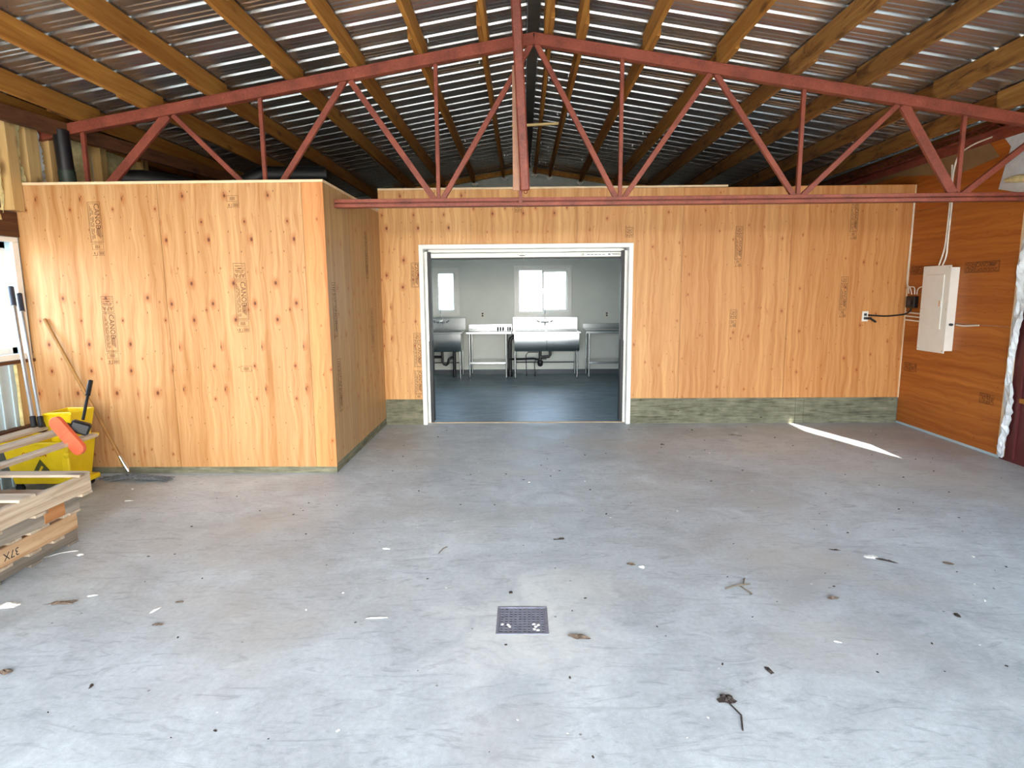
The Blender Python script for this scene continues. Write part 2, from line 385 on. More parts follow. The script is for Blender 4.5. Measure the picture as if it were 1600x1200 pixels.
def grade_stamp(parent, o, right, up, sc=1.0, parts='ABCD', mat='ink', bold=1.0):
    """mill stamp, top centre at o, running down the board: approval box, name box, two small boxes"""
    p = Print(o, right, up); w = .052 * sc; b = 0; t = .0035 * bold
    if 'A' in parts:
        p.frame(-w, w, b - .135*sc, b, t)
        p.ring(w*.55, b - .024*sc, .011*sc, t*.8); p.rect(-w*.75, w*.2, b-.027*sc, b-.022*sc)
        p.rect(-w*.9, w*.9, b-.049*sc, b-.046*sc); p.rect(-w*.25, w*.35, b-.046*sc, b-.040*sc)
        p.rect(-w*.8, w*.1, b-.066*sc, b-.060*sc); p.rect(w*.3, w*.75, b-.066*sc, b-.060*sc); p.rect(-w*.6, w*.6, b-.078*sc, b-.073*sc)
        p.text('APA', 0, b - .103*sc, .052*sc, PI, .95); b -= .143*sc
    if 'B' in parts:
        p.frame(-w*1.05, w*1.05, b - .335*sc, b, t); p.frame(-w*.85, w*.85, b-.325*sc, b-.014*sc, t*.7)
        p.text('CANOE', w*.36, b - .115*sc, .062*sc, -PI/2, .95)
        for k in range(4): p.rect(w*(.05+.18*k), w*(.15+.18*k), b - (.275+.008*k)*sc, b - (.225-.006*k)*sc)
        p.rect(w*.1, w*.6, b-.222*sc, b-.214*sc)
        for k in range(3):
            x = -w*(.70 - .2*k); y0 = .03 + .02*k
            while y0 < .30:
                y1 = min(.31, y0 + rs.uniform(.02, .06)); p.rect(x, x + .0045*sc, b - y1*sc, b - y0*sc); y0 = y1 + rs.uniform(.006, .014)
        b -= .345*sc
    if 'C' in parts:
        p.frame(-w*.95, w*.95, b - .048*sc, b, t*.7)
        for k in range(5): p.rect(w*(-.42+.17*k), w*(-.34+.17*k), b-.038*sc, b-.011*sc)
        b -= .056*sc
    if 'D' in parts:
        p.rect(-w*.95, -w*.15, b-.042*sc, b-.038*sc); p.rect(-w*.22, -w*.15, b-.04*sc, b-.012*sc); p.rect(-w*.7, -w*.55, b-.032*sc, b-.012*sc)
        p.frame(w*.05, w*1.0, b - .042*sc, b - .002*sc, t*.7)
        for k in range(4): p.rect(w*(.2+.18*k), w*(.3+.18*k), b-.034*sc, b-.010*sc)
    return p.build('grade_stamp', M[mat], parent)
EX, EY, EZ = (1, 0, 0), (0, 1, 0), (0, 0, 1)

# ================================================================== STRUCTURE
# ground outside
g = MB().add([(-60, -60, -.12), (60, -60, -.12), (60, 60, -.12), (-60, 60, -.12)], [(0, 1, 2, 3)]).build('ground', M['ground']); struct(g)
# garage floor slab with a hole for the drain
DX0, DX1, DY0, DY1 = -.133, .117, 2.66, 2.915
def slab_with_hole():
    mb = MB(); xs = [XL - .1, DX0, DX1, XR + .1]; ys = [YF - .3, DY0, DY1, Y2 + .1]
    for i in range(3):
        for j in range(3):
            if (i, j) != (1, 1): mb.box(xs[i], xs[i+1], ys[j], ys[j+1], -.1, 0)
    return mb
struct(slab_with_hole().build('floor', M['floor']))
kf = struct(MB().box(-1.9, XR + .1, Y2 + .1, YB + .2, -.1, -.002).build('floor_kitchen', M['kfloor']))
MB().box(-1.15, 1.24, Y2 + .08, Y2 + .13, -.05, .004).build('sill_joint', M['ply_edge'], kf)
struct(MB().box(XL, KX0 - .12, Y2 + .1, YB + .14, 2.60, 2.65).build('light_block_rear_store', M['dull_core']))  # unseen sheet added to keep the store window's light out of the attic
struct(MB().box(XL, -1.9, Y1 + .05, YB, -.12, -.01).build('floor_rear_store', M['kfloor']))

# ---- partition wall (wall_back) with doorway, plywood sheets and treated base
DL, DR, DZ = -1.2034, 1.2907, 2.135
OL, OR, OZ = DL + .05, DR - .05, DZ - .05     # clear opening inside casing
ZT2 = 2.749
wb = MB().box(XC, OL - .02, Y2 + .012, Y2 + .12, 0, ZT2 - .03).box(OR + .02, XR, Y2 + .012, Y2 + .12, 0, ZT2 - .03).box(OL - .02, OR + .02, Y2 + .012, Y2 + .12, OZ + .02, ZT2 - .03)
wall_back = struct(wb.build('wall_back', M['dull_core']))
G = .0016
def sheetB(poly, color, mat='ply'):
    return MB().prism(poly, Y2, Y2 + .012, 'y').build('plywood_sheet', M[mat], wall_back, color=color)
B0 = .311
s1 = sheetB([(XC, B0), (DL - .002, B0), (DL - .002, DZ + .002), (-.594 - G, DZ + .002), (-.594 - G, ZT2), (XC, ZT2)], (1.0, .97, .92))
s2 = sheetB([(-.594 + G, DZ + .002), (.639 - G, DZ + .002), (.639 - G, ZT2), (-.594 + G, ZT2)], (.97, .90, .80))
s3 = sheetB([(DR + .002, B0), (1.854 - G, B0), (1.854 - G, ZT2 - .002), (.639 + G, ZT2 - .002), (.639 + G, DZ + .002), (DR + .002, DZ + .002)], (1.0, .96, .88), 'ply_clear')
s4 = sheetB([(1.854 + G, B0), (3.10 - G, B0), (3.10 - G, ZT2 - .004), (1.854 + G, ZT2 - .004)], (.93, .82, .70), 'ply_clear')
s5 = sheetB([(3.10 + G, B0), (XR - .003, B0), (XR - .003, ZT2 + .002), (3.10 + G, ZT2 + .002)], (.93, .80, .66), 'ply_clear')
MB().box(XC, 2.35, Y2 - .004, Y2 + .10, ZT2 + .001, ZT2 + .022).build('top_plate', M['ply_edge'], wall_back, color=(1, 1, 1))
MB().box(2.35, XR, Y2 + .013, Y2 + .10, ZT2 - .03, ZT2 - .01).build('top_plate', M['dull_core'], wall_back)
MB().box(XR - .010, XR - .001, Y2 - .012, Y2 + .01, B0, ZT2).build('corner_edge', M['ply_edge'], wall_back)
bb = struct(MB().box(XC + .001, DL - .002, Y2 + .003, Y2 + .0125, 0, B0 - .003).build('baseboard_back', M['pt']))
bb2 = struct(MB().box(DR + .002, 3.262, Y2 + .003, Y2 + .0125, 0, B0 - .003).build('baseboard_back', M['pt']))
MB().box(3.266, 3.36, Y2 + .001, Y2 + .0125, 0, B0 - .003).build('splice_strip', M['pt'], bb2)
MB().box(3.364, XR - .002, Y2 + .003, Y2 + .0125, 0, B0 - .003).build('base_plank', M['pt'], bb2)
YS = Y2 - .0002
for sh, x, z, sc, parts in ((s2, -.04, 2.60, .8, 'A'), (s3, 1.24, 2.31, .85, 'A'), (s4, 2.50, 2.31, .78, 'ABCD'), (s4, 2.475, 1.36, .78, 'A'),
                            (s4, 2.47, 1.235, .78, 'CD'), (s5, 3.80, 2.62, .8, 'ABCD'), (s5, 3.74, 1.73, .8, 'ABCD'), (s1, -1.255, 1.93, .85, 'B'),
                            (s1, -1.25, 1.11, .85, 'AB'), (s1, -1.25, .66, .85, 'BC')):
    grade_stamp(sh, (x, YS, z), EX, EZ, sc, parts)

# ---- closet: front and side walls
ZB1, ZT1 = .06, 2.50
cf = struct(MB().box(XL, XC - .012, Y1 + .012, Y1 + .10, .0, ZT1 - .01).build('wall_closet_front', M['dull_core']))
f1 = MB().box(XL + .004, -3.052 - G, Y1, Y1 + .012, ZB1, ZT1).build('plywood_sheet', M['ply'], cf, color=(.80, .78, .82))
f2 = MB().box(-3.052 + G, -1.838 - G, Y1, Y1 + .012, ZB1, ZT1).build('plywood_sheet', M['ply'], cf, color=(.80, .77, .79))
f3 = MB().box(-1.838 + G, XC, Y1 - .001, Y1 + .012, ZB1, ZT1).build('plywood_sheet', M['ply_clear'], cf, color=(.92, .76, .64))
MB().box(XL, XC + .002, Y1 - .006, Y1 + .09, ZT1 + .001, ZT1 + .022).build('top_plate', M['ply_edge'], cf)
MB().box(XL + .01, XC - .002, Y1 + .006, Y1 + .0125, 0, ZB1).build('treated_sill', M['pt'], cf)
cs = struct(MB().box(XC - .10, XC - .012, Y1 + .10, Y2, 0, ZT1 - .01).build('wall_closet_side', M['dull_core']))
c1 = MB().box(XC - .012, XC, Y1 + .0125, 6.02 - G, .085, ZT1).build('plywood_sheet', M['ply_dull_shaded'], cs, color=(1, 1, 1))
c2 = MB().box(XC - .012, XC, 6.02 + G, Y2 - .001, .085, ZT1).build('plywood_sheet', M['ply_dull_shaded'], cs, color=(1.05, .98, .92))
MB().box(XC - .09, XC + .004, Y1 + .02, Y2, ZT1 + .001, ZT1 + .022).build('top_plate', M['ply_edge'], cs)
MB().box(XC - .012, XC - .004, Y1 + .012, Y2, 0, .084).build('treated_sill', M['pt'], cs)
YS1 = Y1 - .0002
for sh, x, z, sc, parts in ((f1, -3.60, 2.36, 1.0, 'BCD'), (f1, -3.57, 1.575, 1.0, 'ABCD'), (f2, -2.405, 1.845, 1.0, 'ABCD'), (f2, -2.42, 2.40, 1.0, 'CCD'), (f2, -2.405, .965, 1.0, 'C')):
    grade_stamp(sh, (x, YS1, z), EX, EZ, sc, parts)
for y, z, sc, parts in ((6.62, 2.22, 1.0, 'AB'), (6.75, 1.42, .9, 'ABC')):
    grade_stamp(c2, (XC + .0003, y, z), (0, 1, 0), EZ, sc, parts)
for y, z, sc, parts in ((5.42, 1.68, 1.0, 'AB'), (5.47, 1.0, 1.0, 'AB')):
    grade_stamp(c1, (XC + .0003, y, z), (0, 1, 0), EZ, sc, parts)
struct(MB().box(XL, XC - .012, Y1 + .10, Y2 + .1, ZT1 - .10, ZT1 - .02).build('ceiling_closet', M['dull_core']))
struct(MB().box(-1.90, -1.79, Y2 + .12, YB, 0, 2.62).build('wall_kitchen_left', M['white_wall'])) if False else None

# ---- kitchen shell
ZK = 2.60
KX = -1.765
def wall_with_windows(name, axis, c0, c1, lo, hi, zlo, zhi, holes, mat):
    """box wall with rectangular holes. axis 'y': wall spans x; axis 'x': wall spans y"""
    mb = MB(); cuts = sorted(set([lo, hi] + [h[0] for h in holes] + [h[1] for h in holes]))
    for a, b in zip(cuts, cuts[1:]):
        zs = [(zlo, zhi)]
        for h in holes:
            if h[0] <= a and b <= h[1]:
                nz = []
                for (p, q) in zs:
                    if h[2] > p: nz.append((p, min(q, h[2])))
                    if h[3] < q: nz.append((max(p, h[3]), q))
                zs = nz
        for p, q in zs:
            if axis == 'y': mb.box(a, b, c0, c1, p, q)
            else: mb.box(c0, c1, a, b, p, q)
    return struct(mb.build(name, mat))
WL = (-1.665, -1.262, 1.195, 1.995); WC = (-.10, .895, 1.165, 2.03)
kb = wall_with_windows('wall_kitchen_back', 'y', YB, YB + .14, KX - .12, XR, 0, ZK, [WL, WC], M['white_wall'])
WS = (10.35, 11.25, 1.2, 2.0)
kl = wall_with_windows('wall_kitchen_left', 'x', KX - .12, KX, Y2 + .125, YB, 0, ZK, [WS], M['white_wall'])
struct(MB().box(KX - .12, XR, Y2 + .125, YB + .14, ZK, ZK + .05).build('ceiling_kitchen', M['white_wall']))
struct(MB().box(XR - .012, XR - .001, Y2 + .125, YB, 0, ZK).build('wall_kitchen_right', M['white_wall']))
struct(MB().box(OR + .02, XR - .014, Y2 + .1205, Y2 + .13, 0, ZK).box(KX, OL - .02, Y2 + .1205, Y2 + .13, 0, ZK).box(OL - .02, OR + .02, Y2 + .1205, Y2 + .13, OZ + .02, ZK).build('wall_kitchen_front', M['white_wall']))
struct(MB().box(KX + .001, XR - .014, YB - .012, YB - .0005, -.002, .092).build('baseboard_kitchen', plain('dark_grey_vinyl_cove_base', (74, 82, 88), .5)))
struct(MB().box(KX + .0005, KX + .012, Y2 + .14, YB - .012, -.002, .092).build('baseboard_kitchen_left', M['gripper']))

def slider_window(name, n_sash, x0, x1, z0, z1, y, label=None):
    """vinyl window in a wall whose room face is plane y; casing proud towards -y"""
    w = struct(MB().frame(x0 - .055, x1 + .055, z0 - .055, z1 + .055, .058, y - .014, y).build(name, M['white'], bevel=.004))
    MB().frame(x0, x1, z0, z1, .035, y - .004, y + .10).build('window_frame', M['white'], w, bevel=.004)
    if n_sash == 1:
        MB().frame(x0 + .03, x1 - .03, z0 + .03, z1 - .03, .03, y + .02, y + .06).build('sash', M['white'], w, bevel=.003)
        MB().box(x0 + .058, x1 - .058, y + .038, y + .042, z0 + .058, z1 - .058).build('pane', M['glass'], w)
    else:
        xm = (x0 + x1) / 2
        a = MB().frame(x0 + .02, xm + .02, z0 + .02, z1 - .02, .028, y + .01, y + .04).build('sash', M['white'], w, bevel=.003)
        MB().box(x0 + .046, xm - .006, y + .022, y + .026, z0 + .046, z1 - .046).build('pane', M['glass'], a)
        b = MB().frame(xm - .02, x1 - .02, z0 + .035, z1 - .035, .042, y + .045, y + .075).build('sash', M['white'], w, bevel=.003)
        MB().box(xm + .02, x1 - .060, y + .058, y + .062, z0 + .075, z1 - .075).build('pane', M['glass'], b)
        MB().box(xm - .008, xm + .012, y + .0, y + .01, (z0+z1)/2 - .04, (z0+z1)/2 + .05).build('latch', M['chrome'], w)
    return w
slider_window('window_1', 1, *WL, YB)
slider_window('window_2', 2, *WC, YB)
# side window of the kitchen
w3 = struct(MB().box(KX, KX + .012, WS[0] - .05, WS[1] + .05, WS[2] - .05, WS[2]).box(KX, KX + .012, WS[0] - .05, WS[1] + .05, WS[3], WS[3] + .05)
            .box(KX, KX + .012, WS[0] - .05, WS[0], WS[2], WS[3]).box(KX, KX + .012, WS[1], WS[1] + .05, WS[2], WS[3]).build('window_3', M['white']))
MB().box(KX - .07, KX - .03, WS[0], WS[1], WS[2], WS[2] + .04).box(KX - .07, KX - .03, WS[0], WS[1], WS[3] - .04, WS[3]).box(KX - .07, KX - .03, WS[0], WS[0] + .04, WS[2] + .04, WS[3] - .04).box(KX - .07, KX - .03, WS[1] - .04, WS[1], WS[2] + .04, WS[3] - .04).build('sash', M['white'], w3)
MB().box(KX - .052, KX - .048, WS[0] + .04, WS[1] - .04, WS[2] + .04, WS[3] - .04).build('pane', M['glass'], w3)
portal(((WL[0]+WL[1])/2, YB + .16, (WL[2]+WL[3])/2), (-PI/2, 0, 0), WL[1]-WL[0], WL[3]-WL[2])
portal(((WC[0]+WC[1])/2, YB + .16, (WC[2]+WC[3])/2), (-PI/2, 0, 0), WC[1]-WC[0], WC[3]-WC[2])
portal((KX - .14, (WS[0]+WS[1])/2, (WS[2]+WS[3])/2), (0, -PI/2, 0), WS[3]-WS[2], WS[1]-WS[0])

# rear gable above the kitchen: ribbed steel behind a row of boards
gb = struct(MB().prism([(XL, 0), (XR, 0), (XR, roofz(XR) + .0), (RX, RZ), (XL, roofz(XL) + .0)], YB + .28, YB + .34, 'y').build('wall_gable', M['gable'])) if False else None
def gable(name, y0, y1, holes, mat):
    mb = MB(); cuts = sorted(set([XL - .1, XR + .1, RX] + [h[0] for h in holes] + [h[1] for h in holes]))
    for a, b in zip(cuts, cuts[1:]):
        bot = [(0, None)]
        zs = []; cur = -.1
        for h in sorted(holes, key=lambda h: h[2]):
            if h[0] <= a and b <= h[1]: zs.append((cur, h[2])); cur = h[3]
        for p, q in zs: mb.box(a, b, y0, y1, p, q)
        mb.prism([(a, cur), (b, cur), (b, roofz(b) + .03), (a, roofz(a) + .03)], y0, y1, 'y')
    return struct(mb.build(name, mat))
gr = gable('wall_gable', YB + .142, YB + .20, [WL, WC], M['gable'])
mb = MB(); x = XL
while x < XR:                                    # ribs of the gable steel
    mb.box(x, x + .02, YB + .12, YB + .1415, ZK + .06, roofz(x) - .02); x += .08
stuff(mb.build('steel_ribs', M['gable'], gr))
MB().bar((-2.4, YB + .06, 3.50 - .06), (RX - .1, YB + .06, 3.90 - .06), .04, .09).build('gable_board', M['joist'], gr)
MB().bar((2.4, YB + .06, 3.54 - .06), (RX + .1, YB + .06, 3.90 - .06), .04, .09).build('gable_board', M['joist'], gr)
MB().bar((-2.6, YB + .03, 3.10), (.0, YB + .03, 3.40), .05, .12).build('gable_board', M['beam_dark'], gr)
MB().bar((2.8, YB + .03, 3.16), (.12, YB + .03, 3.42), .05, .12).build('gable_board', M['beam_dark'], gr)

# ---- side walls of the building
WIN = (4.15, 5.20, 1.10, 2.03)
wall_left = wall_with_windows('wall_left', 'x', XL - .16, XL, YF, YB + .2, -.1, roofz(XL) + .0, [WIN, (1.0, 2.2, 1.1, 2.03), (WS[0], WS[1], WS[2], WS[3])], M['siding'])
SUN_SLIT = (2.92, 3.56, 2.12, 3.10)  # unseen opening, added to cast the sun streak on the floor
wall_right = wall_with_windows('wall_right', 'x', XR + .012, XR + .045, YF, YB + .2, -.1, roofz(XR) + .0, [SUN_SLIT], M['siding'])
portal((XL - .2, 4.67, 1.56), (0, -PI/2, 0), .93, 1.05)
portal((XL - .2, 1.6, 1.56), (0, -PI/2, 0), .93, 1.2)
MB().box(XR, XR + .012, 5.70, Y2 - .002, .03, 1.23 - G).build('plywood_sheet', M['ply_h'], wall_right, color=(1, 1, 1))
r2 = MB().box(XR, XR + .012, 5.70, Y2 - .002, 1.23 + G, 2.45).build('plywood_sheet', M['ply_h'], wall_right, color=(.94, .9, .84))
r1 = wall_right.children[0]
r3 = MB().prism([(5.74, 2.453), (Y2, 2.453), (Y2 + 4.3, 2.453), (Y2 + 4.3, 2.95), (6.5, 2.95), (6.05, 3.0), (5.92, 2.86)], XR, XR + .012, 'x').build('plywood_sheet', M['ply_h'], wall_right, color=(.95, .82, .66))
MB().box(XR + .004, XR + .0118, 5.62, 5.7, .03, 2.45).build('board_edge', M['ply_edge'], wall_right)
MB().box(XR + .006, XR + .0119, 5.66, 5.72, .03, 2.45).build('board_edge', M['ply_edge'], wall_right)
for y, z, sc, parts in ((7.0, 1.79, 1.0, 'A'), (6.32, 1.79, 1.0, 'A'), (6.2, 1.79, 1.0, 'C')):
    pass
def stamp_h(parent, y, z, sc, parts):
    # mill stamp turned sideways on the right wall: runs along -y
    grade_stamp(parent, (XR - .0006, y, z), EZ, (0, 1, 0), sc, parts, 'ink_h', 1.3)
stamp_h(r2, 7.22, 1.79, .85, 'ABC'); stamp_h(r2, 6.36, 1.79, .95, 'AB'); stamp_h(r1, 7.20, .69, .95, 'ACD'); stamp_h(r1, 5.98, .53, .95, 'AC')
MB().box(XR + .002, XR + .0118, 4.2, YB, 2.952, 3.17).build('head_board', M['joist_old'], wall_right, color=(.7, .62, .55))
# red steel eave angle and paper at the head of the right wall
eb = MB()
eb.box(XR - .10, XR - .002, 4.2, YB, 3.02, 3.035).box(XR - .012, XR - .002, 4.2, YB, 2.95, 3.02)
y = 4.3
while y < 11: eb.bar((XR - .05, y, 3.04), (XR - .05, y + .12, 3.10), .012, .012); eb.bar((XR - .05, y + .12, 3.10), (XR - .05, y + .24, 3.04), .012, .012); y += .24
eb.box(XR - .07, XR - .03, 4.2, YB, 3.098, 3.11)
eb.build('eave_angle', M['red'], wall_right)
MB().prism([(6.05, 2.80), (6.6, 2.74), (7.6, 2.90), (9.6, 2.90), (9.6, 2.965), (6.2, 2.965)], XR - .006, XR - .001, 'x').build('paper_strip', M['kraft'], wall_right)

# maroon column and crumpled plastic at the doorway edge
col = struct(MB().box(XR + .03, XR + .0118, 4.3, 5.68, 0, 2.95).build('door_1', M['maroon']))
col['label'] = 'maroon painted steel door at the right edge'
mb = MB()
for y0 in (5.25, 5.5): mb.box(XR - .008, XR + .012, y0, y0 + .02, .04, 2.9)
mb.build('door_rib', M['maroon'], col)
MB().box(XR - .004, XR + .011, 5.36, 5.52, .56, .60).build('door_slat', M['joist'], col)
rp = random.Random(11)
def crumple_strip(y0, y1, z0, z1, x, nz=60, ny=6, bulge=.05, seed=1):
    r = random.Random(seed); vs = []; fs = []
    ph = [r.uniform(0, 6) for _ in range(6)]
    for j in range(nz + 1):
        z = z0 + (z1 - z0) * j / nz
        e0 = y0 + .02 * math.sin(z * 7 + ph[0]) + r.uniform(-.012, .012); e1 = y1 + .012 * math.sin(z * 11 + ph[1])
        for i in range(ny + 1):
            f = i / ny; b = bulge * math.sin(PI * f) * (.6 + .4 * math.sin(z * 9 + f * 5 + ph[2])) + r.uniform(-.008, .008)
            vs.append((x - max(.001, b), e0 + (e1 - e0) * f, z))
    for j in range(nz):
        for i in range(ny):
            a = j * (ny + 1) + i; fs.append((a, a + 1, a + ny + 2, a + ny + 1))
    return MB().add(vs, fs)
pl = crumple_strip(5.585, 5.672, .02, 2.40, XR, 70, 6, .04, 4).build('plastic_seal', M['plastic'], None, smooth=False)
tag(pl, 'crumpled milky plastic strip down the edge of the orange right-hand plywood', 'plastic')
pl2 = MB().prism([(5.72, 2.42), (6.02, 2.50), (5.92, 2.86), (6.05, 3.0), (5.2, 3.0), (5.2, 2.42)], XR - .004, XR - .001, 'x').build('vapour_sheet', M['plastic'], wall_right)
MB().tube([(XR - .03, 5.60, 2.53), (XR - .04, 5.75, 2.55), (XR - .03, 5.9, 2.56)], [.03, .035, .02], 8).build('foam_dab', M['foam'], wall_right, smooth=True)

# ---- left wall finish by the window
w4 = struct(MB().box(XL - .005, XL + .018, WIN[0] - .05, WIN[1] + .035, WIN[2] - .05, WIN[2]).box(XL - .005, XL + .018, WIN[0] - .05, WIN[1] + .035, WIN[3], WIN[3] + .04)
            .box(XL - .005, XL + .018, WIN[0] - .05, WIN[0], WIN[2], WIN[3]).box(XL - .005, XL + .018, WIN[1] - .03, WIN[1] + .035, WIN[2], WIN[3]).build('window_4', M['white'], bevel=.003))
MB().box(XL - .10, XL - .05, WIN[0], WIN[1] - .03, WIN[2], WIN[2] + .05).box(XL - .10, XL - .05, WIN[0], WIN[1] - .03, WIN[3] - .05, WIN[3]).box(XL - .10, XL - .05, WIN[1] - .08, WIN[1] - .03, WIN[2], WIN[3]).box(XL - .10, XL - .05, WIN[0], WIN[0] + .05, WIN[2], WIN[3]).box(XL - .10, XL - .05, 4.65, 4.70, WIN[2], WIN[3]).build('sash', M['white'], w4)
MB().box(XL - .078, XL - .074, WIN[0], WIN[1] - .03, WIN[2], WIN[3]).build('pane', M['glass'], w4)
MB().box(XL, XL + .03, 3.9, 5.25, 1.02, WIN[2] - .055).build('window_sill', M['beam_dark'], w4)
MB().box(XL, XL + .012, 5.06, Y1 - .003, .0, 1.018).build('board', M['stud'], wall_left)
MB().box(XL, XL + .035, 5.19, Y1 - .003, 1.03, 2.06).build('board', M['stud'], wall_left) if False else None
MB().box(XL, XL + .02, 4.2, Y1 - .003, 2.075, 2.28).build('board', M['beam_dark'], wall_left)
MB().box(XL, XL + .022, 4.2, 5.1, 2.30, 2.50).build('board', M['beam_dark'], wall_left)
MB().tube([(XL + .01, 5.05, .0), (XL + .012, 5.045, .4), (XL + .01, 5.055, .8), (XL + .012, 5.05, 1.01)], [.014, .018, .012, .015], 7).build('foam_bead', M['foam'], wall_left, smooth=True)
for yy in (4.55, 4.66, 4.77, 4.88, 4.99): MB().box(XL, XL + .012, yy, yy + .02, 0, 1.018).build('siding_rib', M['siding'], wall_left)
MB().box(XL + .001, XL + .09, 4.0, 5.2, .40, .49).build('wall_girt', M['beam_dark'], wall_left)
stuffd = MB()
stud1 = MB().box(XL, XL + .10, 5.14, Y1 - .008, 2.285, 3.05).build('stud', M['stud'], wall_left, bevel=.003)
for y0, y1 in ((5.36, 5.50), (5.62, 5.70), (6.3, 6.4), (7.0, 7.1)):
    MB().box(XL, XL + .09, y0, y1, 2.52, 3.12).build('stud', M['stud'], wall_left, bevel=.003)
def blob_strip(y0, y1, z0, z1, name='foam_patch', mat='foam', bulge=.07, seed=1):
    vs = crumple_strip(y0, y1, z0, z1, 0, 26, 5, bulge, seed)
    vs.v = [(XL - v[0], v[1], v[2]) for v in vs.v]
    return vs.build(name, M[mat], wall_left, smooth=True)
blob_strip(5.03, 5.15, 2.20, 3.05, bulge=.06, seed=2); blob_strip(5.28, 5.37, 2.52, 3.05, bulge=.09, seed=3)
blob_strip(5.50, 5.62, 2.52, 3.0, 'foam_patch', 'plastic', .07, 5); blob_strip(5.82, 6.3, 2.52, 3.1, 'foam_patch', 'foam', .08, 6); blob_strip(6.4, 7.0, 2.52, 3.1, 'foam_patch', 'foam', .08, 8)
MB().box(XL, XL + .012, 7.1, YB, 2.52, 3.12).build('board', M['beam_dark'], wall_left)

# ---- front wall behind the camera with a big doorway
struct(MB().prism([(XL, 0), (-3.9, 0), (-3.9, 3.05), (XL, 3.05)], YF, YF + .15, 'y').prism([(4.1, 0), (XR, 0), (XR, 3.05), (4.1, 3.05)], YF, YF + .15, 'y')
       .prism([(XL, 3.0), (XR, 3.0), (XR, roofz(XR)), (RX, RZ), (XL, roofz(XL))], YF, YF + .15, 'y').build('wall_front', M['outwall']))
portal((.1, YF - .05, 1.5), (PI/2, 0, 0), 8.0, 3.0)

# ================================================================== ROOF
ceiling = struct(MB().box(RX - .10, RX + .10, YF - .2, YB + .3, RZ + .03, RZ + .05).build('ceiling', M['roof']))
def roof_panel(side, y0, w=.96):
    """ribbed steel sheet seen from below; ribs run down the slope"""
    prof = []; per = .24; H = .019
    n = int(round(w / per))
    for k in range(n):
        a = y0 + k * per
        prof += [(a, 0), (a + .030, 0), (a + .040, .004), (a + .052, .004), (a + .062, 0), (a + .092, 0), (a + .102, .004), (a + .114, .004), (a + .124, 0),
                 (a + .160, 0), (a + .168, H), (a + .200, H), (a + .208, 0)]
    prof.append((y0 + w, 0))
    x0 = RX + side * .055; x1 = (XR + .05) if side > 0 else (XL - .05)
    vs = []
    for y, h in prof: vs += [(x0, y, roofz(x0) + h), (x1, y, roofz(x1) + h)]
    fs = [(2*i, 2*i+1, 2*i+3, 2*i+2) for i in range(len(prof) - 1)]
    o = MB().add(vs, fs).build('roof_panel', M['roof'], ceiling)
    return o
y = YF - .2
while y < YB + .3:
    roof_panel(1, y); roof_panel(-1, y); y += .96
# ridge flashing and board under the ridge
MB().add([(RX - .16, YF - .2, RZ - .012), (RX, YF - .2, RZ + .012), (RX + .16, YF - .2, RZ - .012), (RX - .16, YB + .3, RZ - .012), (RX, YB + .3, RZ + .012), (RX + .16, YB + .3, RZ - .012)], [(0, 1, 4, 3), (1, 2, 5, 4)]).build('ridge_flashing', M['roof'], ceiling) if False else None
MB().box(RX - .052, RX + .052, YF - .1, YB + .12, RZ - .045, RZ - .005).build('ridge_board', plain('dark_ridge_timber', (66, 62, 54), .7, 0, .2, 10), ceiling)
PH, PT = .165, .038
PX = [-4.2, -3.87, -3.28, -2.69, -1.99, -1.43, -.87, -.315, .235, .51, 1.08, 1.71, 2.33, 2.91, 3.57, 4.12]
for i, x in enumerate(PX):
    zt = roofz(x) - .001; m = 'joist_old' if x > 2.2 else 'joist'
    br = random.Random(i).uniform(.88, 1.06)
    fx, rx = (x - .001, x - PT - .002) if x < RX else (x - PT - .001, x + .001)
    o = MB().box(fx, fx + PT, YF - .1, (YT + .22) if x < RX else (YT + .03), zt - PH, zt - .004).build('purlin', M[m], ceiling, bevel=.003, color=(br, br, br))
    o = MB().box(rx, rx + PT - .001, YT - .34, YB + .10, zt - PH, zt - .004).build('purlin', M[m], ceiling, bevel=.003, color=(br*.9, br*.85, br*.8))
mb = MB()
for x in (-.87, -.315, .235, .51, 1.08):
    z = roofz(x) - PH
    mb.box(x - .05, x + .06, YB - .03, YB + .10, z - .012, z - .002).bar((x - .05, YB - .03, z - .005), (x - .0, YB - .03, z - .05), .01, .02).bar((x + .06, YB - .03, z - .005), (x + .01, YB - .03, z - .05), .01, .02)
mb.build('joist_hanger', M['panel_white'], ceiling)
# screws poking through
mb = MB(); r = random.Random(5)
for k in range(220):
    x = r.choice([q for q in PX]) + r.uniform(-.1, .1); y = YF + .30 + .24 * r.randint(26, 66) ; z = roofz(x)
    mb.box(x, x + .004, y, y + .004, z - .022, z)
stuff(mb.build('screw_tips', M['chrome'], ceiling))
bl = MB().bar((-1.98 + .04, 4.30, roofz(-1.9) - .05), (-1.43 - .0, 4.30, roofz(-1.43) - .05), .055, .09).build('blocking_plank', M['pale_wood'], ceiling, bevel=.003)
MB().bar((-1.95, 4.24, roofz(-1.95) - .10), (-1.43, 4.24, roofz(-1.43) - .10), .055, .02).build('blocking_plank', M['pale_wood'], ceiling, bevel=.002)
st = MB().bar((-.12, 8.0, 3.62), (.46, 8.0, 3.645), .04, .028).build('cross_stick', M['pale_wood'], ceiling, bevel=.002)

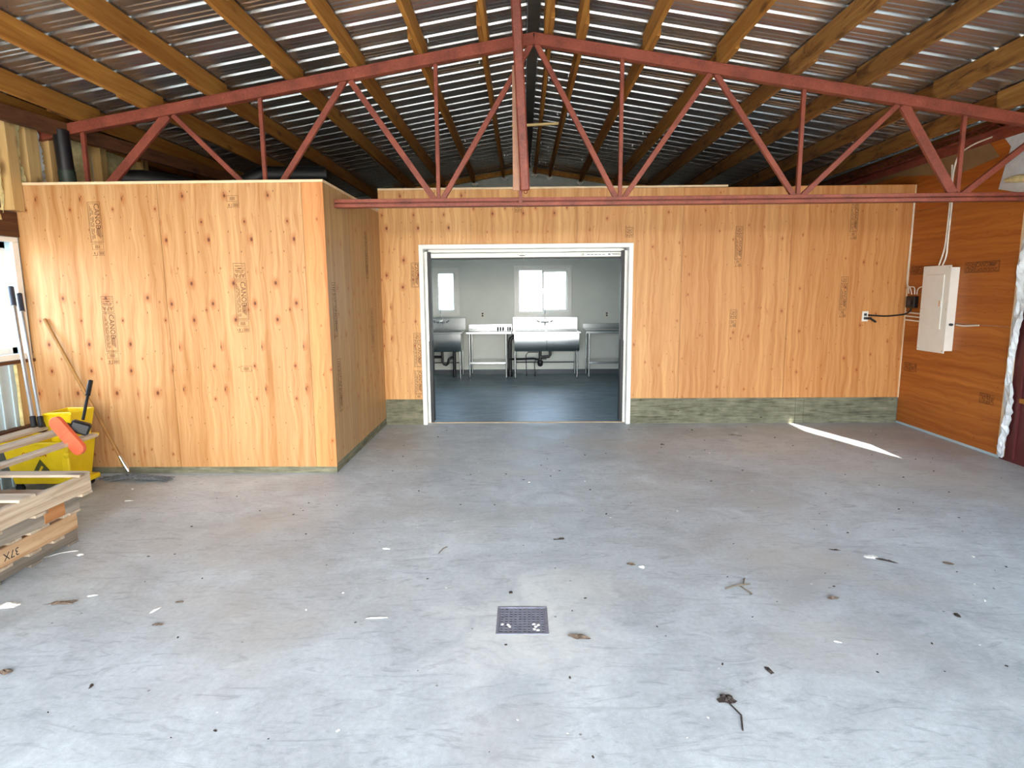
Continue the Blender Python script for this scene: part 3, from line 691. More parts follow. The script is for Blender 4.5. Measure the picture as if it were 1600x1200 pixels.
# ================================================================== TRUSS
tr = thing('roof_truss', 'red oxide steel roof truss crossing the room above the plywood walls', 'truss', (RX, YT, 2.36))
def topz(x): return 3.755 - .168 * abs(x - RX)      # top face of top chord
for s, xe in ((-1, XL + .02), (1, XR - .02)):
    d = .045 * 1.014
    a = Vector((RX, YT, topz(RX) - .045)); b = Vector((xe, YT, topz(xe) - .045))
    MB().bar(a, b, .07, .088).bar(a - Vector((0, .038, -.040)), b - Vector((0, .038, -.040)), .012, .012).build('top_chord', M['red'], tr, bevel=.004)
zc = 2.37
MB().box(XL + .02, XR - .02, YT - .045, YT - .037, zc + .004, zc + .034).box(XL + .02, XR - .02, YT - .037, YT + .04, zc + .026, zc + .034).box(XL + .02, XR - .02, YT - .010, YT - .002, zc - .010, zc + .026).box(XL + .02, XR - .02, YT - .045, YT - .037, zc - .036, zc - .008).box(XL + .02, XR - .02, YT - .037, YT + .04, zc - .036, zc - .028).build('bottom_chord', M['red'], tr, bevel=.002)
zb, ztc = zc + .02, lambda x: topz(x) - .085
bn = [-3.86, -2.27, -.735, .865, 2.42, 3.80]
tn = [-3.07, -1.50, RX, 1.64, 3.25]
def web(x0, z0, x1, z1, w, d=.03): 
    MB().bar((x0, YT, z0), (x1, YT, z1), d, w, up=(0, 1, 0)).build('web_bar', M['red'], tr, bevel=.003)
def web2(x0, z0, x1, z1, w):
    p = Vector((x0, YT, z0)); q = Vector((x1, YT, z1)); MB().bar(p, q, w, .035, up=(0, 1, 0)).build('web_bar', M['red'], tr, bevel=.003)
ends = [(bn[0], tn[0], .075), (bn[1], tn[0], .042), (bn[1], tn[1], .05), (bn[2], tn[1], .05), (bn[2], tn[2], .045), (bn[3], tn[2], .045), (bn[3], tn[3], .045), (bn[4], tn[3], .045), (bn[4], tn[4], .045), (bn[5], tn[4], .08)]
for b, t_, w in ends:
    o = .03 if t_ > b else -.03
    web2(b + o, zb, t_ - o * .8, ztc(t_), w)
for b in bn:
    web2(b, zb, b - .02 * (1 if b < 0 else -1) * 0, ztc(b), .034)
web2(bn[5] + .04, zb, XR - .05, 2.86, .05)
# centre post
mb = MB().box(-.001 - .05, .041, YT - .155, YT - .060, 2.385 + .055, RZ - .02)
kp = MB(); kp.bar((-.040, YT - .34, RZ - .022), (.030, YT - .13, 2.445), .082, .07, up=(0, 1, 0)); kp.build('centre_post', M['red'], tr, bevel=.012)
kp = MB(); kp.bar((-.045, YT - .16, 3.45), (-.046, YT - .09, 2.455), .060, .03, up=(0, 1, 0)); lab(kp.build('post_flange', plain('overexposed_pink_primer', (176, 128, 100), .6, 0, .1, 14), tr, bevel=.003), 'pinkish flange, coloured pale as if overexposed')  # strong light on the flange is put into its pale pink colour
kp = MB(); kp.bar((-.01, YT - .07, 2.50), (-.008, YT - .04, 2.36), .03, .03); kp.build('post_stub', M['red'], tr)
kp = MB()
ring = [(.035 + .014*math.cos(a), YT - .16, 2.432 + .014*math.sin(a)) for a in [k * PI/5 for k in range(11)]]
kp.tube(ring, .004, 6); kp.build('eye_bolt', M['red'], tr)

# ================================================================== OVERHEAD DOOR AND CASING
cas = MB().box(DL, DL + .05, Y2 - .012, Y2 + .03, 0, DZ).box(DR - .05, DR, Y2 - .012, Y2 + .03, 0, DZ).box(DL + .05, DR - .05, Y2 - .012, Y2 + .03, DZ - .05, DZ)
struct(cas.build('trim_1', M['white'], bevel=.003), 'white vinyl casing of the wide kitchen doorway')
jm = MB().box(DL + .035, DL + .05, Y2 + .03, Y2 + .22, 0, DZ - .05).box(DR - .05, DR - .035, Y2 + .03, Y2 + .22, 0, DZ - .05).box(DL + .05, DR - .05, Y2 + .03, Y2 + .22, DZ - .05, DZ - .035)
struct(jm.build('trim_2', M['white']))
door = struct(MB().box(DL + .085, DR - .085, Y2 + .16, Y2 + .205, 1.99, 2.045).build('door_2', M['white'], bevel=.004), 'white overhead door rolled up in its tracks')
MB().box(DL + .085, DR - .085, Y2 + .15, Y2 + .205, 2.052, 2.10).build('door_section', M['white'], door, bevel=.004)
MB().box(DL + .085, DR - .085, Y2 + .155, Y2 + .21, 1.972, 1.989).build('bottom_seal', M['black'], door)
for xx, s in ((DL + .05, 1), (DR - .05, -1)):
    MB().box(xx, xx + s * .03, Y2 + .10, Y2 + .14, 0, 2.06).build('side_strip', M['white'], door)
    MB().box(xx + s * .032, xx + s * .068, Y2 + .13, Y2 + .20, .02, 2.06).build('door_track', M['black'], door)
    MB().box(xx + s * .026, xx + s * .062, Y2 + .10, Y2 + .128, .0, 1.0).build('side_seal', M['black'], door)
p = Print((0, Y2 + .1595, 2.018), EX, EZ); p.ring(-.0, 0, .014, .004); p.rect(-.035, .035, -.012, -.004); p.rect(-.05, -.038, 0, .006); p.rect(.04, .05, 0, .006)
p.build('door_badge', M['blackink'], door)
p = Print((.72, Y2 + .1595, 2.018), EX, EZ)
p.frame(-.02, .015, -.012, .014, .004); p.rect(.0, .006, -.012, .014)
for k in range(5): p.rect(.05 + k * .045, .085 + k * .045, -.004, .003)
p.rect(.30, .33, -.006, .006); p.rect(.34, .44, .002, .008); p.rect(.35, .45, -.006, -.002)
p.build('door_sticker', M['gripper'], door)
MB().tube([(.02, Y2 + .15, 1.98), (.0, Y2 + .16, 1.86)], .002, 5).build('pull_cord', M['cable'], door)

# ================================================================== KITCHEN FURNITURE
def legs(mb_list, root, xs, ys, z1, r=.017):
    for x in xs:
        for y in ys:
            MB().tube([(x, y, .03), (x, y, z1)], r, 10).lathe([(.012, 0), (.018, .01), (.018, .035)], (x, y, -.002), 10).build('leg', M['steel'], root, smooth=True)
def work_table(x0, x1, y0, y1, label, first_front_leg=True):
    t = thing('work_table', label, 'table', ((x0+x1)/2, (y0+y1)/2, -.002))
    MB().box(x0, x1, y0, y1, .865, .885).box(x0, x1, y0, y0 + .02, .828, .884).build('table_top', M['steel'], t, bevel=.004)
    MB().box(x0, x1, y1 - .02, y1, .886, .975).build('backsplash', M['steel'], t, bevel=.003)
    legs(None, t, (x0 + .06, x1 - .10), (y0 + .06, y1 - .06), .865)
    MB().box(x0 + .05, x1 - .09, y0 + .05, y1 - .05, .275, .312).build('undershelf', M['steel'], t, bevel=.004)
    return t
work_table(-1.03, -.20, 11.14, 11.80, 'stainless steel work table between the two sinks')
work_table(1.16, 2.60, 11.14, 11.80, 'stainless steel work table right of the double sink, cut off by the door jamb')
def faucet(x, y, z, label, sprayer=False):
    t = thing('faucet', label, 'faucet', (x, y, z))
    mb = MB().tube([(x - .10, y - .03, z), (x + .10, y - .03, z)], .014, 8).tube([(x - .10, y, z), (x - .10, y - .05, z)], .02, 8).tube([(x + .10, y, z), (x + .10, y - .05, z)], .02, 8)
    mb.build('valve_body', M['chrome'], t, smooth=True)
    for s in (-1, 1): MB().tube([(x + s*.10, y - .05, z), (x + s*.15, y - .08, z + .03)], [.014, .010], 8).build('lever', M['chrome'], t, smooth=True)
    MB().tube([(x, y - .03, z), (x, y - .12, z + .03), (x, y - .2, z - .02), (x, y - .21, z - .06)], .011, 8).build('spout', M['chrome'], t, smooth=True)
    if sprayer:
        MB().tube([(x, y - .03, z + .01), (x, y - .03, z + .20), (x, y - .03, z + .52), (x - .01, y - .06, z + .62)], .008, 8).build('riser', M['chrome'], t, smooth=True)
        MB().tube([(x - .02, y - .05, z + .13), (x + .02, y - .05, z + .13)], [.035, .035], 10).build('spray_head', M['white'], t, smooth=True)
    return t
def sink(x0, x1, bowls, label):
    y0, y1 = 11.10, 11.80
    t = thing('utility_sink', label, 'sink', ((x0+x1)/2, (y0+y1)/2, -.002))
    rim = MB()
    bz0, bz1 = .505, .838
    # rim as frames round each bowl
    n = len(bowls); edges = [x0] + [b for pair in bowls for b in pair] + [x1]
    rim.box(x0, x1, y0, y0 + .06, .842, .866).box(x0, x1, y1 - .14, y1, .842, .866)
    for k in range(0, len(edges), 2): rim.box(edges[k], edges[k+1], y0 + .06, y1 - .14, .842, .866)
    rim.box(x0, x1, y0 - .002, y0 + .012, .835, .872)
    rim.build('rim', M['steel'], t, bevel=.005)
    MB().box(x0, x1, y1 - .025, y1 + .02, .867, 1.11).box(x0, x1, y1 - .06, y1 + .02, 1.095, 1.112).build('backsplash', M['steel'], t, bevel=.006)
    for a, b in bowls:
        m = MB(); q = .02; yy0, yy1 = y0 + .04, y1 - .13
        # curved basin front/back: profile in yz, slight belly
        prof = [(yy0, bz1), (yy0 - .006, bz1 - .10), (yy0 + .004, bz0 + .08), (yy0 + .05, bz0), (yy1 - .05, bz0), (yy1, bz0 + .05), (yy1, bz1)]
        inn = [(yy1 - .01, bz1), (yy1 - .01, bz0 + .06), (yy1 - .06, bz0 + .012), (yy0 + .06, bz0 + .012), (yy0 + .014, bz0 + .08), (yy0 + .006, bz1 - .1), (yy0 + .01, bz1)]
        m.prism(prof + inn, a - .01, b + .01, 'x')
        m.prism([(p_[0], p_[1]) for p_ in prof], a - .012, a - .008, 'x').prism([(p_[0], p_[1]) for p_ in prof], b + .008, b + .012, 'x')
        m.build('basin', M['steel'], t, smooth=True)
    legs(None, t, (x0 + .05, x1 - .06), (y0 + .07, y1 - .12), .51)
    MB().tube([(x0 + .05, y1 - .12, .25), (x1 - .06, y1 - .12, .25)], .012, 8).tube([(x0 + .05, y0 + .07, .27), (x0 + .05, y1 - .12, .27)], .012, 8).tube([(x1 - .06, y0 + .07, .27), (x1 - .06, y1 - .12, .27)], .012, 8).build('brace', M['steel'], t, smooth=True)
    return t
s1_ = sink(-1.755, -1.085, [(-1.70, -1.135)], 'single basin stainless steel sink at the left side of the kitchen doorway')
s2_ = sink(-.185, 1.06, [(-.135, .425), (.455, 1.02)], 'double basin stainless steel sink under the middle window')
faucet(.43, 11.775, 1.01, 'chrome wall faucet with tall spray riser over the double sink', True)
faucet(-1.56, 11.775, 1.02, 'chrome faucet over the single sink by the left jamb', True)
# black drain pipework
t = thing('drain_pipe', 'black drain pipes and trap under the double sink', 'pipe', (-.2, 11.4, 0))
MB().tube([(-.235, 11.5, -.002), (-.235, 11.5, .66), (-.22, 11.5, .72), (-.17, 11.5, .75), (-.13, 11.5, .75)], .035, 10).lathe([(.048, 0), (.048, .10)], (-.235, 11.5, .0), 10).build('standpipe', M['black_pipe'], t, smooth=True)
MB().tube([(-.235, 11.46, .335), (.0, 11.42, .34), (.2, 11.40, .35), (.30, 11.40, .33)], .019, 8).build('waste_arm', M['black_pipe'], t, smooth=True)
MB().tube([(.33, 11.4, .50), (.33, 11.4, .28)], [.03, .03], 10).lathe([(.02, 0), (.045, .02), (.055, .07), (.055, .10), (.035, .12)], (.33, 11.4, .20), 12).build('trap', M['black_pipe'], t, smooth=True)
MB().tube([(.33, 11.4, .38), (.42, 11.4, .38), (.49, 11.4, .385), (.515, 11.4, .42), (.515, 11.4, .50)], .028, 10).build('elbow', M['black_pipe'], t, smooth=True)
t = thing('supply_line', 'thin grey water supply lines rising from the floor under the double sink', 'pipe', (.1, 11.5, 0))
for xx, zz in ((.075, .46), (.235, .33)): 
    MB().tube([(xx, 11.5, -.002), (xx - .01, 11.5, zz - .06), (xx + .03, 11.5, zz), (xx + .22, 11.5, zz + (.0 if xx < .1 else .0))], .009, 7).tube([(xx, 11.5, -.002), (xx, 11.5, .10)], .014, 8).build('tube', M['gripper'], t, smooth=True)
t = thing('drain_pipe', 'black drain pipe with a U shaped trap under the single sink', 'pipe', (-1.4, 11.4, 0))
MB().tube([(-1.28, 11.45, -.002), (-1.28, 11.45, .5)], .03, 10).build('standpipe', M['black_pipe'], t, smooth=True)
MB().tube([(-1.50, 11.4, .50), (-1.50, 11.4, .30), (-1.47, 11.4, .25), (-1.43, 11.4, .24), (-1.395, 11.4, .27), (-1.38, 11.4, .34), (-1.34, 11.42, .37), (-1.28, 11.45, .37)], .026, 10).build('trap', M['black_pipe'], t, smooth=True)
MB().tube([(-1.75, 11.4, .39), (-1.50, 11.4, .39)], .026, 10).build('waste_arm', M['black_pipe'], t, smooth=True)
def wall_outlet(x, z, y, label, parent=None):
    t = thing('wall_outlet', label, 'outlet', (x, y, z))
    MB().box(x - .036, x + .036, y - .008, y, z - .058, z + .058).build('cover_plate', M['panel_white'], t, bevel=.003)
    MB().box(x - .016, x + .016, y - .0105, y - .008, z + .006, z + .036).box(x - .016, x + .016, y - .0105, y - .008, z - .036, z - .006).build('socket', M['gripper'], t)
    return t
wall_outlet(-.765, 1.155, YB, 'white wall outlet on the kitchen wall left of the middle window')
wall_outlet(1.62, 1.147, YB, 'pale wall outlet on the kitchen wall right of the middle window')
# small items on the table
for k, x in enumerate((-.46, -.41, -.36, -.27, -.23)):
    t = thing('brass_fitting', 'small dark fitting standing in a row on the work table beside the double sink', 'fitting', (x, 11.5, .885), 'fittings on the kitchen work table')
    MB().lathe([(.014, 0), (.018, .01), (.012, .02), (.012, .035), (.017, .04), (.008, .055)], (x, 11.5, .885), 8).build('body', M['gripper'], t, smooth=True)

# ================================================================== ELECTRICAL
t = thing('electrical_panel', 'white breaker panel box on the orange plywood of the right wall', 'electrical panel', (XR, 6.63, 1.37))
MB().box(XR - .095, XR - .001, 6.425, 6.83, .94, 1.80).build('box', M['panel_white'], t, bevel=.003)
MB().box(XR - .103, XR - .095, 6.405, 6.845, .915, 1.822).build('cover', M['panel_white'], t, bevel=.003)
d = MB().box(XR - .113, XR - .1032, 6.49, 6.77, 1.16, 1.73).build('door', M['panel_white'], t, bevel=.004)
MB().box(XR - .118, XR - .113, 6.505, 6.53, 1.40, 1.46).build('latch', M['chrome'], d)
p = Print((XR - .1136, 6.66, 1.26), (0, -1, 0), EZ); p.frame(-.05, .06, -.05, .05, .002); p.rect(-.03, .04, .02, .03); p.rect(-.03, .03, .0, .006)
p.build('label_plate', M['cable'], d)
mb = MB()
for yy in (6.43, 6.82):
    for zz in (.94, 1.37, 1.80): MB().box(XR - .106, XR - .103, yy - .005, yy + .005, zz - .005, zz + .005).build('screw', M['chrome'], t)
MB().tube([(XR - .05, 6.425, 1.215), (XR - .05, 6.395, 1.215)], .014, 8).build('cable_clamp', M['gripper'], t)
def cable(name, pts, r, mat, label, cat='cable', n=7):
    # smooth through points
    P = [Vector(p) for p in pts]; out = []
    for i in range(len(P) - 1):
        p0 = P[max(i-1, 0)]; p1 = P[i]; p2 = P[i+1]; p3 = P[min(i+2, len(P)-1)]
        for k in range(5):
            u = k / 5; out.append(.5 * ((2*p1) + (p2 - p0)*u + (2*p0 - 5*p1 + 4*p2 - p3)*u*u + (3*p1 - p0 - 3*p2 + p3)*u**3))
    out.append(P[-1]); o = MB().tube(out, r, n).build(name, M[mat], smooth=True); return tag(o, label, cat)
cx = XR - .012
cable('white_cable', [(cx, 6.15, 3.00), (cx, 6.4, 2.985), (cx, 6.58, 2.93), (cx, 6.645, 2.80), (cx, 6.655, 2.55), (cx, 6.665, 2.1), (cx, 6.69, 1.95), (cx - .02, 6.72, 1.803)], .0085, 'cable', 'white cable curving from the roof down into the breaker panel, left one of the pair')
cable('white_cable', [(cx, 6.68, 2.85), (cx, 6.665, 2.72), (cx, 6.63, 2.5), (cx, 6.635, 2.1), (cx, 6.64, 1.92), (cx - .02, 6.67, 1.803)], .0085, 'cable', 'white cable running straight down into the breaker panel, right one of the pair')
cable('white_cable', [(cx, 6.39, 1.215), (cx + .004, 6.28, 1.21), (cx + .004, 6.08, 1.225)], .008, 'cable', 'short white cable sticking out of the right side of the breaker panel')
for k, z in enumerate((1.305, 1.265, 1.22)):
    cable('white_cable', [(XR - .03, 6.90, z), (cx, 7.0, z + .003), (cx, 7.25, z + .01)], .0085, 'cable', ('uppermost', 'middle', 'lowest')[k] + ' of three short white cables entering the left side of the breaker panel')
cable('white_cable', [(XR - .016, Y2 - .012, 2.60), (XR - .016, Y2 - .014, 2.2), (XR - .02, Y2 - .014, 1.9), (XR - .022, Y2 - .02, 1.66), (XR - .018, Y2 - .06, 1.61), (XR - .016, Y2 - .15, 1.60), (XR - .016, 7.10, 1.52)], .006, 'cable', 'thin white wire hanging down the plywood corner to the black box')
cable('white_cable', [(XR - .016, 7.15, 1.52), (XR - .03, 7.17, 1.60), (XR - .02, 7.21, 1.59), (XR - .02, 7.20, 1.53)], .006, 'cable', 'small looped white wire on top of the black box')
cable('white_cable', [(XR - .016, 7.06, 1.52), (XR - .018, 7.04, 1.585), (XR - .018, 6.95, 1.61), (XR - .03, 6.85, 1.60)], .006, 'cable', 'short white wire arching from the black box to the breaker panel')
t = thing('power_adapter', 'small black power box on the right wall left of the breaker panel', 'power box', (XR, 7.12, 1.45))
MB().box(XR - .05, XR - .001, 7.04, 7.20, 1.37, 1.50).build('box', M['black'], t, bevel=.006)
MB().tube([(XR - .052, 7.12, 1.43), (XR - .058, 7.12, 1.43)], .03, 12).build('dial', M['gripper'], t)
t = wall_outlet(4.005, 1.27, Y2, 'white wall outlet on the plywood back wall with black plug')
cable('black_cord', [(4.03, Y2 - .02, 1.285), (4.12, Y2 - .035, 1.278), (4.25, Y2 - .02, 1.272), (4.40, Y2 - .02, 1.285), (XR - .03, Y2 - .06, 1.30), (XR - .03, 7.13, 1.34), (XR - .03, 7.12, 1.38)], .009, 'black', 'black power cord running from the outlet to the black box', 'cord')
t = thing('plug', 'black plug sagging out of the outlet on the plywood back wall', 'plug', (4.02, Y2 - .01, 1.24))
MB().box(3.99, 4.06, Y2 - .05, Y2 - .011, 1.235, 1.262).bar((4.05, Y2 - .03, 1.248), (4.12, Y2 - .03, 1.205), .03, .02).build('body', M['black'], t, bevel=.004)

# ================================================================== ABOVE THE CLOSET
t = thing('vent_pipe', 'black pipe with dark green bands rising behind the closet top at the left', 'pipe', (-3.98, 5.52, 2.42))
MB().tube([(-3.98, 5.52, 2.485), (-4.00, 5.52, 3.0)], .062, 14).build('pipe', M['black_pipe'], t, smooth=True)
MB().tube([(-3.981, 5.52, 2.50), (-3.986, 5.52, 2.66)], .066, 14).build('band', M['dark_green'], t, smooth=True)
t = thing('insulated_duct', 'fat black insulated duct bending above the closet', 'duct', (-4.0, 6.4, 2.45))
MB().tube([(-4.05, 6.3, 2.74), (-3.85, 6.4, 2.74), (-3.5, 6.5, 2.70), (-3.3, 6.55, 2.66), (-3.22, 6.55, 2.60), (-3.2, 6.55, 2.56)], [.08, .10, .09, .085, .085, .085], 12).build('duct', M['black'], t, smooth=True)
MB().tube([(-3.05, 6.7, 2.48), (-3.05, 6.7, 2.70), (-2.8, 6.8, 2.85), (-2.2, 7.1, 2.9)], .09, 12).build('duct_branch', M['black'], t, smooth=True)
t = thing('rafter_beam', 'dark angled timber beam running back above the left wall', 'beam', (-3.9, 6, 2.95))
MB().bar((XL + .16, 4.9, 3.02), (-3.3, 9.5, 2.98), .06, .12).build('beam', M['beam_dark'], t, bevel=.003)

# ================================================================== PALLETS
PHt = .135
def pallet(x1, y1, z0, label, kind='pallet', deck='pallet_x', width=1.15, length=1.1, top=(0, .28, .56, .84), bot=(0, .3, .6, .9), stencil=None):
    x0 = x1 - width; y0 = y1 - length
    t = thing('pallet', label, 'pallet', ((x0+x1)/2, (y0+y1)/2, z0), 'stacked wooden pallets at the left')
    del t['group']
    for i, xx in enumerate((x0, (x0+x1)/2 - .019, x1 - .038)):
        o = MB().box(xx, xx + .038, y0, y1, z0 + .017, z0 + .118).build('stringer', M[kind], t, bevel=.003)
        if stencil and i == 2:
            p = Print((xx + .038 + .0003, y0 + stencil[0], z0 + .068), (0, 1, 0), EZ); p.text(stencil[1], 0, 0, .062, PI, 1.0); p.build('stencil_mark', M['blackink'], o)
    for k, dy in enumerate(top):
        w = .09 + .02 * (k % 2)
        MB().box(x0, x1 + .002, y1 - dy - w, y1 - dy, z0 + .118, z0 + PHt - .001).build('deck_board', M[deck], t, bevel=.002)
    for k, dy in enumerate(bot):
        w = .09
        MB().box(x0, x1 + .003, y1 - dy - w, y1 - dy, z0, z0 + .017).build('bottom_board', M[deck], t, bevel=.002)
    return t
pallet(-2.90, 3.75, 0, 'grey weathered pallet at the bottom of the stack, resting on the floor', 'pallet_grey', 'pallet_grey')
pallet(-2.775, 3.60, PHt, 'tan wooden pallet stencilled 37X, second from the bottom of the stack', 'pallet_warm', 'pallet_x', stencil=(.60, '37X'), top=(.02, .22, .42, .62, .85), bot=(.12, .3, .5, .72))
pallet(-2.735, 3.58, 2*PHt, 'pallet with grey and orange stringer ends, third from the bottom of the stack', 'pallet_grey', 'pallet_x', top=(.0, .2, .4, .6), bot=(.0, .30, .6, .9))
MB().box(-2.735 - .045, -2.733, 3.30, 3.46, 2*PHt + .02, 2*PHt + .115).build('patch_block', M['pallet_warm'], [o for o in COL.objects if o.name.startswith('pallet') and o.type == 'EMPTY'][-1], bevel=.003, color=(1, .72, .5))
pallet(-2.61, 3.53, 3*PHt, 'pale topmost pallet of the stack, with few deck boards left', 'pallet', 'pallet_x', top=(0, .42, .75), bot=(0, .35, .65))
def plank(x, y0, y1, z, w, label, h=.022, dz=0):
    o = MB().bar((x, y0, z), (x, y1, z + dz), w, h).build('loose_plank', M['pallet'], bevel=.002)
    return tag(o, label, 'plank')
ZP = 4*PHt + .012
plank(-3.215, 2.6, 4.42, ZP, .085, 'narrow grey loose plank lying across the pallets, in front of the bucket')
plank(-3.56, 2.6, 4.66, ZP, .13, 'wide grey loose plank lying across the pallets beside the orange squeegee')
plank(-3.80, 2.6, 4.66, ZP, .12, 'brown loose plank under the feet of the silver poles', dz=.0)
# white cloth on the pallets
vs = []; fs = []; r = random.Random(9); n = 14
for j in range(n + 1):
    for i in range(n + 1):
        a, b = i / n, j / n
        x = -3.36 + .34 * a; y = 2.75 + .60 * b
        z = 4*PHt + .012 + .05 * abs(math.sin(a * 7 + b * 3)) + .03 * math.sin(b * 9 + a * 2) + .045
        e = min(a, b, 1 - a, 1 - b); z -= .06 * max(0, 1 - e * 6)
        x += .02 * math.sin(b * 8); y += .02 * math.sin(a * 9)
        vs.append((x, y, z))
for j in range(n):
    for i in range(n): k = j*(n+1) + i; fs.append((k, k+1, k+n+2, k+n+1))
c = MB().add(vs, fs).build('cloth', M['cloth'], smooth=True); sm = c.modifiers.new('solid', 'SOLIDIFY'); sm.thickness = .006; ss = c.modifiers.new('sub', 'SUBSURF'); ss.levels = 1; ss.render_levels = 1
tag(c, 'rumpled white cloth on the topmost pallet', 'cloth')

# ================================================================== MOP BUCKET
bx, by = -3.87, 4.86
t = thing('mop_bucket', 'yellow plastic mop bucket with wringer standing behind the pallets', 'bucket', (bx, by, 0))
def taper_box(x0, x1, y0, y1, z0, z1, tx, ty):
    vs = [(x0+tx,y0+ty,z0),(x1-tx,y0+ty,z0),(x1-tx,y1-ty,z0),(x0+tx,y1-ty,z0),(x0,y0,z1),(x1,y0,z1),(x1,y1,z1),(x0,y1,z1)]
    return vs
b = MB()
x0, x1, y0, y1 = bx - .30, bx + .24, by - .17, by + .17
o_ = taper_box(x0, x1, y0, y1, .075, .42, .05, .03); i_ = taper_box(x0+.012, x1-.012, y0+.012, y1-.012, .09, .42, .05, .03)
b.add(o_ + i_, [(0,1,2,3), (0,1,5,4), (1,2,6,5), (2,3,7,6), (3,0,4,7), (8,9,10,11), (8,9,13,12), (9,10,14,13), (10,11,15,14), (11,8,12,15), (4,5,13,12), (5,6,14,13), (6,7,15,14), (7,4,12,15)])
b.build('tub', M['yellow'], t, bevel=.01)
MB().frame(0, 0, 0, 0, 0, 0, 0) if False else None
rimb = MB().box(x0 - .015, x1 + .02, y0 - .015, y0 + .01, .405, .43).box(x0 - .015, x1 + .02, y1 - .01, y1 + .015, .405, .43).box(x0 - .015, x0 + .01, y0, y1, .405, .43).box(x1 - .01, x1 + .02, y0, y1, .405, .43)
rimb.build('rim', M['yellow'], t, bevel=.006)
wx0, wx1 = bx + .06, bx + .29
wr = MB(); o_ = taper_box(wx0, wx1, y0 + .0, y1 - .05, .36, .66, .04, .05); i_ = taper_box(wx0+.012, wx1-.012, y0+.012, y1-.062, .37, .66, .04, .05)
wr.add(o_ + i_, [(0,1,2,3), (0,1,5,4), (1,2,6,5), (2,3,7,6), (3,0,4,7), (8,9,10,11), (8,9,13,12), (9,10,14,13), (10,11,15,14), (11,8,12,15), (4,5,13,12), (5,6,14,13), (6,7,15,14), (7,4,12,15)])
wr.prism([(wx0 - .02, .645), (wx0 + .05, .67), (wx1 + .02, .675), (wx1 + .02, .65), (wx0 + .05, .645)], y0 - .012, y0 + .005, 'y')
wr.build('wringer', M['yellow'], t, bevel=.008)
MB().tube([(wx1 - .02, y0 - .005, .55), (wx1 - .02, y0 - .03, .55)], .04, 12).build('pivot_knob', M['black'], t, smooth=True)
MB().box(x1 - .045, x1 + .012, y0 - .02, y0 + .01, .10, .40).build('corner_rib', M['yellow'], t, bevel=.006)
MB().tube([(x1 - .01, y0 - .02, .33), (x1 + .03, y0 - .02, .325)], .02, 10).build('spout_lip', M['yellow'], t, smooth=True)
for sx in (x0 + .07, x1 - .05):
    for sy in (y0 + .06, y1 - .06):
        c_ = MB().tube([(sx, sy - .012, .034), (sx, sy + .012, .034)], .034, 12).bar((sx, sy, .055), (sx, sy, .085), .03, .04, up=(0, 1, 0)).build('caster', M['black'], t, smooth=True)
MB().box(x1 - .03, x1 + .04, y0 + .0, y1 - .05, .06, .10).build('bumper', M['yellow'], t, bevel=.008)
tub = [c for c in t.children if c.name.startswith('tub')][0]
def slant(z): return y0 + .03 * (.42 - z) / .345
p = Print((bx - .04, slant(.33) - .001, .325), EX, Vector((0, -.03/.345, 1)), .0015); p.text('CAUTION', 0, 0, .052, 0, .85); p.build('warning_print', M['redink'], tub)
p = Print((bx - .0, slant(.22) - .001, .215), EX, Vector((0, -.03/.345, 1)), .0015)
p.mb.add([p.P(-.09, -.06), p.P(.09, -.06), p.P(.0, .075)], [(0, 1, 2)]); p.build('warning_triangle', M['greenink'], tub)
p = Print((bx - .0, slant(.22) - .002, .205), EX, Vector((0, -.03/.345, 1)), .0025)
p.mb.add([p.P(-.035, -.03), p.P(-.02, -.035), p.P(.02, .02), p.P(.005, .03)], [(0, 1, 2, 3)]); p.rect(-.004, .03, -.03, -.02); p.build('warning_figure', M['yellow'], tub)

# squeegee with orange blade resting on plank and bucket
t = thing('floor_squeegee', 'orange floor squeegee with black block and black handle leaning on the bucket', 'squeegee', (-3.2, 4.2, .57))
a = Vector((-3.265, 4.15, .70)); b_ = Vector((-3.115, 4.13, .525)); d = (b_ - a).normalized()
vs = []; n = 10; wd = .046; nrm = Vector((.0, -1, 0)); side = d.cross(nrm).normalized()
out = [a + side * wd * math.cos(PI/2 + k*PI/n) * 1 + (-d) * wd * math.sin(k*PI/n) if False else a + side * wd * math.cos(k*PI/n) - d * wd * math.sin(k*PI/n) for k in range(n + 1)] + \
      [b_ - side * wd * math.cos(k*PI/n) + d * wd * math.sin(k*PI/n) for k in range(n + 1)]
m = len(out); vv = [q + nrm * .022 for q in out] + [q - nrm * .022 for q in out]
MB().add(vv, [tuple(range(m)), tuple(range(2*m-1, m-1, -1))] + [(i, i + m, (i+1) % m + m, (i+1) % m) for i in range(m)]).build('blade', M['orange'], t, bevel=.006)
MB().bar(a + d*.10 + side*.046 + nrm*.0225, a + d*.10 - side*.046 + nrm*.0225, .004, .003).build('blade_seam', M['orange'], t)
h0 = Vector((-3.165, 4.24, .655)); h1 = Vector((-3.215, 4.46, .955))
MB().bar(h0 + Vector((-.05, -.03, .02)), h0 + Vector((.05, .02, -.03)), .07, .085).build('block', M['black'], t, bevel=.012)
h0b = h0 + Vector((.0, .03, .045))
MB().tube([h0b, h0b.lerp(h1, .72)], .0105, 10).tube([h0b.lerp(h1, .62), h1], .0165, 10).build('handle', M['black'], t, smooth=True)

